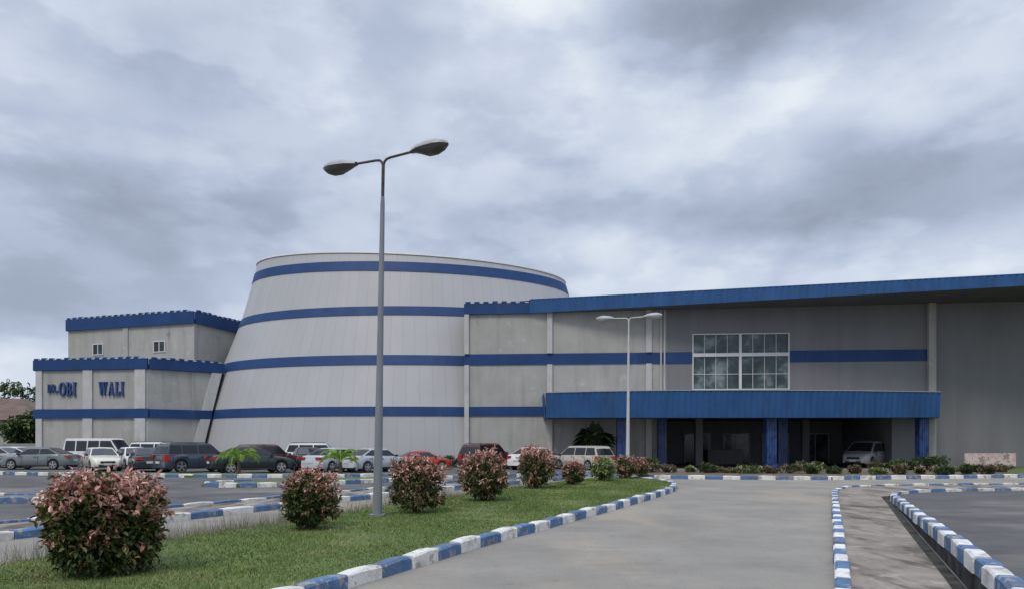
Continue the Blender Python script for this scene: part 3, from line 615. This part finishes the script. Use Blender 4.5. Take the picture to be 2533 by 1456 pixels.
# ------------------------------------------------------------------ cars
KINDS={
'sedan':dict(L=4.6,top=[(-2.3,.62),(-2.26,.92),(-2.1,1.0),(-1.6,1.02),(.95,.97),(1.8,.84),(2.15,.72),(2.27,.6),(2.3,.48)],hw=[(-2.3,.70),(-2.12,.83),(-1.2,.89),(1.3,.89),(2.0,.82),(2.3,.6)],A=(1.15,.95),Bq=(.35,1.43),Cq=(-.85,1.43),D=(-1.8,1.01),wb=.82,wt=.6,wh=(-1.35,1.38),r=.32,side=[(-1.3,-.42),(-.36,.62)]),
'suv':dict(L=4.7,top=[(-2.35,.6),(-2.3,1.05),(-1.5,1.1),(1.1,1.08),(1.95,1.0),(2.25,.85),(2.35,.55)],hw=[(-2.35,.82),(-2.1,.9),(1.3,.92),(2.0,.87),(2.35,.68)],A=(1.2,1.07),Bq=(.5,1.70),Cq=(-2.0,1.68),D=(-2.3,1.07),wb=.86,wt=.68,wh=(-1.4,1.42),r=.37,side=[(-2.0,-1.35),(-1.28,-.38),(-.3,.72)]),
'minivan':dict(L=4.8,top=[(-2.4,.55),(-2.35,1.0),(-1.5,1.03),(1.5,1.0),(2.05,.88),(2.32,.7),(2.4,.5)],hw=[(-2.4,.8),(-2.1,.9),(1.3,.92),(2.0,.86),(2.4,.62)],A=(1.6,.98),Bq=(.7,1.65),Cq=(-1.95,1.65),D=(-2.36,1.0),wb=.86,wt=.68,wh=(-1.45,1.5),r=.33,side=[(-2.05,-1.2),(-1.12,-.1),(-.02,1.0)]),
'minibus':dict(L=5.0,top=[(-2.5,.55),(-2.46,1.1),(1.9,1.12),(2.3,1.0),(2.47,.8),(2.5,.5)],hw=[(-2.5,.82),(-2.3,.92),(1.8,.94),(2.3,.88),(2.5,.72)],A=(2.2,1.08),Bq=(1.35,2.12),Cq=(-2.3,2.12),D=(-2.49,1.1),wb=.9,wt=.76,wh=(-1.55,1.6),r=.34,side=[(-2.3,-1.45),(-1.35,-.5),(-.4,.5),(.58,1.5)]),
}
cache={}
def build_kind(kn):
    K=KINDS[kn]; out=[]; r=K['r']; Lh=K['L']/2
    tx=[p[0] for p in K['top']];tz=[p[1] for p in K['top']]; hx=[p[0] for p in K['hw']]; hy=[p[1] for p in K['hw']]
    xs=sorted(set(list(np.round(np.linspace(-Lh,Lh,47),3))+[round(w+o,3) for w in K['wh'] for o in(-r-.05,-r-.02,r+.02,r+.05)]))
    b=B(); prof=[]
    for x in xs:
        w=float(np.interp(x,hx,hy)); zt_=float(np.interp(x,tx,tz)); zb=.24 if abs(x)<Lh-.15 else .30
        for wx in K['wh']:
            dd=r+.045
            if abs(x-wx)<dd: zb=max(zb,r+math.sqrt(dd*dd-(x-wx)**2))
        zb=min(zb,zt_-.12); h_=zt_-zb
        prof.append([(0,zb),(w*.9,zb),(w*.985,zb+.12*h_),(w,zb+.5*h_),(w*.985,zb+.78*h_),(w*.93,zb+.95*h_),(w*.82,zt_),(w*.4,zt_+.015),(0,zt_+.02)])
    m=len(prof[0])
    for side in (1,-1):
        i0=len(b.v)
        for x,pf in zip(xs,prof):
            for y,z in pf: b.v.append((x,y*side,z))
        for k in range(len(xs)-1):
            for a in range(m-1):
                q=(i0+k*m+a,i0+(k+1)*m+a,i0+(k+1)*m+a+1,i0+k*m+a+1); b.f.append(q if side==-1 else q[::-1]); b.m.append(1 if a==0 else 0)
        for kk in (0,len(xs)-1): b.f.append(tuple(i0+kk*m+a for a in range(m))); b.m.append(0)
    A,Bq,Cq,D=K['A'],K['Bq'],K['Cq'],K['D']; wb,wt=K['wb'],K['wt']
    mid=((Bq[0]+Cq[0])/2,max(Bq[1],Cq[1])+.03)
    B1=(Bq[0]-.12,Bq[1]+.02); C1=(Cq[0]+.15,Cq[1]+.02)
    secs=[(A[0],A[1]-.03,wb),(Bq[0],Bq[1]-.015,wt),(B1[0],B1[1],wt-.03),(mid[0],mid[1],wt-.03),(C1[0],C1[1],wt-.03),(Cq[0],Cq[1]-.015,wt),(D[0],D[1]-.03,wb)]
    i=len(b.v)
    for x,z,w in secs: b.v+=[(x,-w,z),(x,0,z+.02),(x,w,z)]
    for k in range(len(secs)-1):
        for a in (0,1): b.f.append((i+k*3+a,i+k*3+a+1,i+(k+1)*3+a+1,i+(k+1)*3+a)); b.m.append(0)
    for s_,off in ((-1,0),(1,2)): b.f.append(tuple(i+k*3+off for k in range(len(secs)))); b.m.append(0)
    wmx=max(hy)
    for s_ in (-1,1):
        zb_=.99 if kn!='sedan' else .88
        for sx in [q[1]+.035 for q in K['side']]+[K['side'][0][0]+.1 if kn!='sedan' else -1.0]:
            b.box((sx,s_*(float(np.interp(sx,hx,hy))-.008),.62),(.018,.03,zb_-.36),mi=1)
        b.box((0,s_*(wmx-.025),.27),(K['wh'][1]-K['wh'][0]-2*r-.12,.06,.08),mi=1)
        for (a,c) in K['side'][-2:]: b.box((a+.15,s_*(wmx+.0),.84 if kn=='sedan' else .93),(.16,.035,.03),mi=1)
    out.append(('body',b.mesh('body',[M['white'],M['trim']],smooth=True),None,(0,0,0)))
    def lat(t,x,s_):
        def lerp(a,c,f): return a+(c-a)*f
        za=np.interp(x,[D[0],A[0]],[D[1],A[1]]); return (x,s_*(lerp(wb,wt,t)+.012),lerp(za,Bq[1]-.01,t))
    def slope(P,Q,t): return P[0]+(Q[0]-P[0])*t
    t0,t1=.10,.86
    for s_ in (-1,1):
        for k,(a,c) in enumerate(K['side']):
            b=B(); lo=max(a,slope(D,Cq,t0)+.12); hi=min(c,slope(A,Bq,t0)-.10)
            if k==len(K['side'])-1: hi=slope(A,Bq,t0)-.14
            if k==0: lo=slope(D,Cq,t0)+.16
            lo1=max(a if k else -9,slope(D,Cq,t1)+.07); hi1=min(c if k<len(K['side'])-1 else 9,slope(A,Bq,t1)-.06)
            if k: lo1=a
            b.poly([lat(t0,lo,s_),lat(t0,hi,s_),lat(t1,hi1,s_),lat(t1,lo1,s_)]); out.append(('side_window',b.mesh('side_window',[M['carglass']]),None,(0,0,0)))
    for nm,P_,Q_,sx in (('windscreen',A,Bq,1),('rear_window',D,Cq,-1)):
        b=B(); f0,f1=(.10,.92) if not(nm=='rear_window' and kn!='sedan') else (.08,.75)
        def pp(f,s_):
            w=wb+(wt-wb)*f-.07; return (slope(P_,Q_,f)+sx*.012,s_*w,P_[1]-.03+(Q_[1]-P_[1]+.015)*f+.014)
        a_,c_,d_,e_=pp(f0,-1),pp(f0,1),pp(f1,1),pp(f1,-1); m0=tuple((np.array(a_)+np.array(c_))/2+[0,0,.02]); m1=tuple((np.array(d_)+np.array(e_))/2+[0,0,.02])
        b.poly([a_,m0,m1,e_]); b.poly([m0,c_,d_,m1]); out.append((nm,b.mesh(nm,[M['carglass']]),None,(0,0,0)))
    b=B(); ww=.11; n=22
    prof2=[(-ww,r-.12),(-ww,r-.03),(-ww+.03,r),(ww-.03,r),(ww,r-.03),(ww,r-.12)]
    for a in range(n):
        an=2*math.pi*a/n
        for y,rr in prof2: b.v.append((rr*math.cos(an),y,rr*math.sin(an)))
    for a in range(n):
        c=(a+1)%n
        for q in range(5): b.f.append((a*6+q,c*6+q,c*6+q+1,a*6+q+1)); b.m.append(0)
    b.f.append(tuple(a*6 for a in range(n))); b.m.append(0); b.f.append(tuple(a*6+5 for a in range(n))); b.m.append(0)
    tyre=b.mesh('wheel',[M['tyre']],smooth=True)
    b=B(); rr=r-.11
    for s_ in (-1,1):
        y=s_*(ww+.006); b.box((0,y,0),(.1,.04,.1))
        for k in range(5):
            an=2*math.pi*k/5+.3; c,s2=math.cos(an),math.sin(an); p=(-s2*.035,c*.035)
            b.poly([(p[0],y+s_*.006,p[1]),(rr*c+p[0]*1.3,y,rr*s2+p[1]*1.3),(rr*c-p[0]*1.3,y,rr*s2-p[1]*1.3),(-p[0],y+s_*.006,-p[1])])
        for a in range(n):
            a0,a1=2*math.pi*a/n,2*math.pi*(a+1)/n
            b.poly([(rr*math.cos(a0),y,rr*math.sin(a0)),(rr*math.cos(a1),y,rr*math.sin(a1)),((rr+.025)*math.cos(a1),y,(rr+.025)*math.sin(a1)),((rr+.025)*math.cos(a0),y,(rr+.025)*math.sin(a0))])
        b.poly([((rr)*math.cos(2*math.pi*a/n),y-s_*.003,(rr)*math.sin(2*math.pi*a/n)) for a in range(n)],1)
    rim=b.mesh('rim',[M['rim'],M['trim']])
    for wx in K['wh']:
        for s_ in (-1,1): out.append(('wheel',tyre,rim,(wx,s_*(wmx-.12),r)))
    zf=float(np.interp(Lh-.2,tx,tz)); zrr=float(np.interp(-Lh+.08,tx,tz))
    for s_ in (-1,1):
        yw=float(np.interp(Lh-.12,hx,hy))
        b=B(); b.hexa([(Lh-.42,s_*(yw+.06),zf-.16),(Lh-.02,s_*(yw-.16),zf-.17),(Lh-.05,s_*(yw-.42),zf-.17),(Lh-.4,s_*(yw-.3),zf-.17),(Lh-.5,s_*(yw+.055),zf+.03),(Lh-.13,s_*(yw-.14),zf-.05),(Lh-.14,s_*(yw-.40),zf-.05),(Lh-.4,s_*(yw-.3),zf-.02)])
        out.append(('headlight',b.mesh('headlight',[M['hl']]),None,(0,0,0)))
        yr=float(np.interp(-Lh+.05,hx,hy)); tall=.17 if kn=='sedan' else .34
        b=B(); b.hexa([(-Lh-.012,s_*(yr-.30),zrr-tall),(-Lh-.012,s_*(yr-.0),zrr-tall),(-Lh+.28,s_*(yr+.10),zrr-tall),(-Lh+.2,s_*(yr-.3),zrr-tall),(-Lh-.005,s_*(yr-.32),zrr-.02),(-Lh-.005,s_*(yr-.0),zrr-.02),(-Lh+.24,s_*(yr+.085),zrr-.02),(-Lh+.2,s_*(yr-.3),zrr-.02)])
        out.append(('tail_light',b.mesh('tail_light',[M['tl']]),None,(0,0,0)))
        b=B(); b.box((A[0]-.28,s_*(wb+.13),A[1]+.06),(.12,.2,.13),top=.85); out.append(('wing_mirror',b.mesh('wing_mirror',[M['trim']]),None,(0,0,0)))
    b=B(); b.box((Lh-.02,0,zf-.17),(.06,.8,.13)); out.append(('grille',b.mesh('grille',[M['trim']]),None,(0,0,0)))
    b=B(); b.box((Lh+.0,0,.36),(.04,1.0,.12)); out.append(('air_intake',b.mesh('air_intake',[M['trim']]),None,(0,0,0)))
    for x in (-Lh-.012,Lh+.03):
        b=B(); b.box((x,0,.62 if x<0 else .45),(.02,.45,.13)); out.append(('number_plate',b.mesh('number_plate',[M['plate']]),None,(0,0,0)))
    if kn in('suv',):
        for s_ in (-1,1):
            b=B(); b.tube([(-1.9,s_*.6,1.70),(-1.8,s_*.6,1.76),(.3,s_*.6,1.77),(.4,s_*.6,1.71)],.018,6); out.append(('roof_rail',b.mesh('roof_rail',[M['trim']]),None,(0,0,0)))
    return out
def car(kn,px,Y,hd,pm,label,cat='car',z=0.0,sc=.93):
    if kn not in cache: cache[kn]=build_kind(kn)
    r=thing('parked_car' if kn!='minibus' else 'parked_minibus',(gx(px,Y),Y,z),label,cat,'cars parked in front of the hall',R(hd)); r.scale=(sc,sc,sc)
    for nm,me,child,loc in cache[kn]:
        o=bpy.data.objects.new(nm,me); C.objects.link(o); o.parent=r; o.location=loc
        if nm=='body': o.material_slots[0].link='OBJECT'; o.material_slots[0].material=pm
        if child:
            c=bpy.data.objects.new('rim',child); C.objects.link(c); c.parent=o
    return r
silver=paint('silver',(.33,.35,.36)); sgrey=paint('grey_green',(.17,.20,.205)); white=paint('white',(.75,.76,.75)); cream=paint('cream',(.66,.64,.54)); black=paint('black',(.015,.017,.02)); navy=paint('dark_blue_grey',(.055,.075,.105)); dgreen=paint('dark_green_black',(.022,.033,.036)); maroon=paint('maroon',(.10,.022,.025)); red=paint('red',(.50,.055,.03)); beige=paint('beige',(.50,.46,.39)); lsil=paint('light_silver',(.50,.54,.58)); pale=paint('pale_grey',(.36,.36,.36))
car('sedan',100,45.5,180,sgrey,'grey-green saloon parked side on behind the kerb')
car('sedan',-15,48.5,178,silver,'dull silver saloon at the end of the row')
car('sedan',22,51.4,180,white,'white saloon parked near the annex')
car('minibus',248,50.6,-8,white,'white minibus parked in front of the annex','minibus',sc=.9)
car('sedan',250,43.5,-52,cream,'cream saloon parked nose outward')
car('sedan',330,47,-50,white,'white saloon between the other cars')
car('sedan',362,41.6,122,black,'black saloon with its rear to the driveway')
car('suv',405,51.5,0,white,'white sport utility vehicle beside the annex wall',sc=.97)
car('suv',486,41.2,52,navy,'dark blue-grey sport utility vehicle behind the palm strip')
car('sedan',622,39.9,36,dgreen,'dark green-black saloon beside the young palm',sc=.97)
car('suv',660,46.0,55,maroon,'dark maroon sport utility vehicle behind a saloon',sc=.86)
car('suv',790,48.6,8,white,'white sport utility vehicle close to the drum hall')
car('sedan',758,43.8,112,black,'glossy black saloon seen from the rear')
car('sedan',832,41.8,62,lsil,'light silver saloon behind the second palm',sc=.92)
car('sedan',930,41.8,50,lsil,'pale silver-blue saloon near the lamp post',sc=.9)
car('sedan',1043,45.0,22,red,'bright orange-red saloon parked by the drum hall',sc=.78)
car('suv',1205,45.5,60,maroon,'dark maroon sport utility vehicle behind the bushes',sc=.9)
car('sedan',1325,45.4,55,white,'white saloon behind the pink-leaved bush')
car('minivan',1440,45.0,128,beige,'beige minivan near the planting bed','minivan',sc=.86)
car('minivan',2148,49.6,222,pale,'pale grey boxy van under the entrance canopy','van',sc=1.02,z=.02)
# ------------------------------------------------------------------ bushes
G='pink-leaved shrubs along the median'
LBL='rounded shrub with pink tips and dark green leaves'
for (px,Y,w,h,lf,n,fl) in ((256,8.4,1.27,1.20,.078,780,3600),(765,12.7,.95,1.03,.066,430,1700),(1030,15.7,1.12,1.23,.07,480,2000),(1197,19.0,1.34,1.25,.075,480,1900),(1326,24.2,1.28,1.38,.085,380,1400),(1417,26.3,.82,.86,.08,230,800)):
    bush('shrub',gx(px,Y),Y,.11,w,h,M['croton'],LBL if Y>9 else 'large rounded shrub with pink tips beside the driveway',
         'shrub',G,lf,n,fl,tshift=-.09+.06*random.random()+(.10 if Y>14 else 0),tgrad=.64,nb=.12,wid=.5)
bush('shrub',gx(1492,29),29,.11,.9,.92,M['varieg'],'pale yellow-green variegated shrub on the median','shrub',G,.09,200,600,.05)
bush('shrub',gx(1548,31),31,.11,1.0,.95,M['croton'],LBL,'shrub',G,.09,200,600,.08)
bush('shrub',gx(1585,33.6),33.6,.1,.75,.8,M['croton'],LBL,'shrub',G,.09,140,400,.08)
G2='ornamental plants in the entrance bed'
for i in range(30):
    X=5.5+ (i*0.618*20)%20.0; Y=34.6+ (i*.37)%1*4.6
    if X<7.5 and Y<35: Y=36
    j=i%6; mt=(M['croton'],M['green'],M['brownp'],M['brownp'],M['varieg'],M['green'])[j]
    bush('bedding_plant',X,Y,.11,random.uniform(.4,1.4),random.uniform(.2,.5),mt,('low reddish bedding plant in the entrance bed','low dark green plant in the entrance bed','low brown-leaved plant in the entrance bed','low brown-leaved plant in the entrance bed','low pale variegated plant in the entrance bed','low dark green plant in the entrance bed')[j],'plant',G2,.10,50,150,-.02)
for (px,Y,w,h) in ((2300,43,2.0,.85),(2230,42,1.5,.6),(2000,42.5,2.0,.5),(1090,49.0,3.0,.8),(1000,48.8,2.4,.7),(900,48.6,2,.7),(1600,43,1.4,.7)):
    bush('shrub',gx(px,Y),Y,.0,w,h,M['green'],'low dark green shrub beside the building','shrub','green shrubs beside the building',.13,120,400,.06)
def palm(X,Y,z,trunk,fl,nf,label,tint=.5,mat='palm',leafl=.30,droop=5.2):
    r=thing('palm_tree',(X,Y,z),label,'palm','young palms between the cars')
    b=B(); b.tube([(0,0,-.05),(.01,0,trunk*.5),(0,0,trunk)],[.10,.085,.055],8); obj('trunk',b.mesh('trunk',[M['bark']],smooth=True),r)
    V=[];T=[]
    for i in range(nf):
        a=i*2.399+random.uniform(-.2,.2); el=R(86-42*(i/nf)+random.uniform(-5,5)); L=fl*random.uniform(.85,1.1)
        p=Vector((0,0,trunk-.02)); dh=Vector((math.cos(a),math.sin(a),0)); sd=Vector((-math.sin(a),math.cos(a),0)); n=18; ft=random.uniform(-.25,.2)
        for k in range(n):
            d=(dh*math.cos(el)+Vector((0,0,1))*math.sin(el)); q=p+d*(L/n)
            V.append([p-sd*.014,p+sd*.014,q+sd*.012,q-sd*.012]); T.append(tint)
            if k>2:
                ll=leafl*math.sin(math.pi*(k+1.0)/(n+3))
                for s_ in (-1,1):
                    o=(sd*s_*.7+d*.75+Vector((0,0,-.2))).normalized(); wv=d*.02
                    V.append([p-wv,p+wv,p+o*ll*.6+wv*.8+Vector((0,0,.01)),p+o*ll-Vector((0,0,ll*.25))]); T.append(min(1,max(0,tint+ft+random.uniform(-.2,.25))))
            p=q; el-=R(droop+6*(k/n))
    v=np.array([[tuple(x) for x in q] for q in V]).reshape(-1,3); f=np.arange(len(V))[:,None]*4+np.array([[0,1,2,3]])
    obj('frond',npmesh('frond',v,f,np.array(T),4,M[mat]),r)
palm(gx(590,35.6),35.6,.08,.7,1.4,16,'young bright green palm in front of the parked cars',.6)
palm(gx(842,35.6),35.6,.08,.65,1.3,14,'small bright green palm beside the silver saloon',.65)
palm(gx(468,50),50,0,1.1,.9,14,'dark small palm against the annex',.0,'green')
r=thing('broad_leaved_plant',(gx(1470,47.4),47.4,0),'tall dark plant with broad paddle leaves by the wall','plant')
V=[];T=[];b=B()
for i in range(95):
    a=i*2.399; lean=.1+1.2*random.random(); H=random.uniform(.8,2.3); dx=math.cos(a)*lean; dy=math.sin(a)*lean*.5
    base=Vector((dx*.1,dy*.1,0)); kn_=Vector((dx*.6,dy*.6,H)); b.tube([base,kn_*.5,kn_],[.035,.03,.02],6)
    d=Vector((dx*1.0,dy*.9,1.0-lean*.7)).normalized(); sd=d.cross(Vector((0,.6,1))).normalized(); sd=(sd+Vector((random.uniform(-.5,.5),0,random.uniform(-.3,.3)))).normalized()
    L=random.uniform(.7,1.1); n=7; w=[.05,.2,.27,.28,.25,.18,.08,.01]; pts=[]
    for k in range(n+1): pts.append(kn_+d*L*k/n+Vector((0,0,-.55*lean*(k/n)**2*L)))
    for k in range(n):
        for s_ in (-1,1):
            dn=Vector((0,0,-.06)); V.append([pts[k],pts[k+1],pts[k+1]+sd*s_*w[k+1]+dn,pts[k]+sd*s_*w[k]*.93+dn]); T.append(random.uniform(0,.42))
v=np.array([[tuple(x) for x in q] for q in V]).reshape(-1,3); f=np.arange(len(V))[:,None]*4+np.array([[0,1,2,3]])
obj('foliage',npmesh('foliage',v,f,np.array(T),4,M['green']),r); obj('stalk',b.mesh('stalk',[M['bark']]),r)
r=thing('low_panel',(gx(2448,46.2),46.2,.1),'low pink and white speckled panel standing on the grass','panel')
b=B(); b.box((0,0,.46),(3.2,.08,.84)); obj('face',b.mesh('face',[M['pink']]),r)
for x in (-1.4,1.4):
    b=B(); b.box((x,.09,.4),(.08,.08,.84)); obj('post',b.mesh('post',[M['trim']]),r)
# ------------------------------------------------------------------ world
wd=bpy.data.worlds.new('World'); bpy.context.scene.world=wd; wd.use_nodes=True; nt=wd.node_tree; L=nt.links
for n_ in list(nt.nodes): nt.nodes.remove(n_)
out=N(nt,'ShaderNodeOutputWorld'); tc=N(nt,'ShaderNodeTexCoord')
sky=N(nt,'ShaderNodeTexSky'); sky.sky_type='NISHITA'; sky.sun_disc=False; SE,SR=R(52),R(205); sky.sun_elevation=SE; sky.sun_rotation=SR
def val(op,a,b_=None,c=None,clamp=False):
    n=N(nt,'ShaderNodeMath',operation=op); n.use_clamp=clamp
    for i,v in enumerate((a,b_,c)):
        if v is None: continue
        if isinstance(v,(int,float)): n.inputs[i].default_value=v
        else: L.new(v,n.inputs[i])
    return n.outputs[0]
def vec(op,a,b_):
    n=N(nt,'ShaderNodeVectorMath',operation=op)
    for i,v in enumerate((a,b_)):
        if isinstance(v,tuple): n.inputs[i].default_value=v
        else: L.new(v,n.inputs[i])
    return n
def noise(src,scale,detail,rough,sv,loc=(0,0,0)):
    mp=N(nt,'ShaderNodeMapping'); mp.inputs['Scale'].default_value=sv; mp.inputs['Location'].default_value=loc; L.new(src,mp.inputs[0])
    n=N(nt,'ShaderNodeTexNoise'); n.inputs['Scale'].default_value=scale; n.inputs['Detail'].default_value=detail; n.inputs['Roughness'].default_value=rough; L.new(mp.outputs[0],n.inputs[0]); return n
D0=tc.outputs['Generated']
wn=noise(D0,8,4,.55,(1,1,1.3)); wv=vec('SUBTRACT',wn.outputs['Color'],(.5,.5,.5)).outputs[0]; wv=vec('MULTIPLY',wv,(.12,.0,.08)).outputs[0]; DW=vec('ADD',D0,wv).outputs[0]
def smooth(x,lo,hi,amt):
    n=N(nt,'ShaderNodeMapRange',interpolation_type='SMOOTHSTEP'); n.inputs[1].default_value=lo; n.inputs[2].default_value=hi; n.inputs[3].default_value=-amt; n.inputs[4].default_value=amt; L.new(x,n.inputs[0]); return n.outputs[0]
n1=noise(D0,3.6,3,.45,(1.0,.6,2.1),(2.3,.4,1.1)); n2=noise(D0,6.0,6,.52,(1.0,.5,2.1),(1,5,2)); n3=noise(D0,13,6,.55,(1.0,.5,1.9),(4,2,7))
v=val('ADD',.585,smooth(n1.outputs[0],.36,.64,.10)); v=val('ADD',v,smooth(n2.outputs[0],.46,.56,.06)); v=val('ADD',v,smooth(n3.outputs[0],.38,.62,.04))
blobs=[(450,120,300,130,-.24),(60,40,240,110,.24),(1950,10,430,85,-.42),(1400,70,220,130,.36),(1000,230,330,130,.08),(2300,220,420,130,.16),
(160,370,240,50,.22),(250,520,400,110,-.18),(60,740,300,120,-.30),(560,560,200,80,-.14),(1150,520,400,80,-.14),(2240,400,200,60,-.24),(2020,545,260,55,-.24),(1510,600,120,45,.26),
(750,350,260,110,.03),(2350,640,400,60,.12),(1700,330,330,110,.12),(80,900,160,60,.16)]
for (px,py,sx,sy,wt_) in blobs:
    d=Vector(((px-CX)/F,1,(HZ-py)/F)); ln=d.length; c=d/ln
    df=vec('SUBTRACT',DW,tuple(c)).outputs[0]; df=vec('MULTIPLY',df,(F*ln/sx*.9,F*ln/sx*.9,F*ln/sy*.9)).outputs[0]
    le=vec('DOT_PRODUCT',df,df).outputs['Value']; g=val('POWER',2.718,val('MULTIPLY',le,-.8)); v=val('ADD',v,val('MULTIPLY',g,wt_))
cr=ramp(nt,[(0,(.235,.275,.355)),(.26,(.34,.395,.505)),(.50,(.475,.545,.69)),(.70,(.62,.69,.82)),(.92,(.80,.86,.93)),(1,(.88,.92,.96))]); L.new(v,cr.inputs[0])
sz=N(nt,'ShaderNodeSeparateXYZ'); L.new(D0,sz.inputs[0])
mz=N(nt,'ShaderNodeMapRange'); mz.inputs[1].default_value=.55; mz.inputs[2].default_value=.9; mz.inputs[3].default_value=1; mz.inputs[4].default_value=2.3; L.new(sz.outputs[2],mz.inputs[0])
bg1=N(nt,'ShaderNodeBackground'); bg1.inputs[1].default_value=.1; L.new(sky.outputs[0],bg1.inputs[0])
bg2=N(nt,'ShaderNodeBackground'); L.new(cr.outputs[0],bg2.inputs[0]); L.new(mz.outputs[0],bg2.inputs[1])
ms=N(nt,'ShaderNodeMixShader'); ms.inputs[0].default_value=.95; L.new(bg1.outputs[0],ms.inputs[1]); L.new(bg2.outputs[0],ms.inputs[2]); L.new(ms.outputs[0],out.inputs[0])
sl=bpy.data.lights.new('sun','SUN'); sl.energy=1.35; sl.angle=R(16); sl.color=(1,.91,.77); so=bpy.data.objects.new('sun',sl); C.objects.link(so)
sd=Vector((math.sin(SR)*math.cos(SE),math.cos(SR)*math.cos(SE),math.sin(SE))); so.rotation_euler=sd.to_track_quat('Z','Y').to_euler()
cam=bpy.data.cameras.new('camera'); co=bpy.data.objects.new('camera',cam); C.objects.link(co); co.location=(0,0,CAMH); co.rotation_euler=(R(90),0,0)
cam.lens=26.0; cam.sensor_width=36; cam.shift_y=(HZ-728)/2533; cam.clip_end=6000; cam.clip_start=.1
bpy.context.scene.camera=co
vs=bpy.context.scene.view_settings; vs.view_transform='Standard'; vs.look='None'; vs.exposure=0
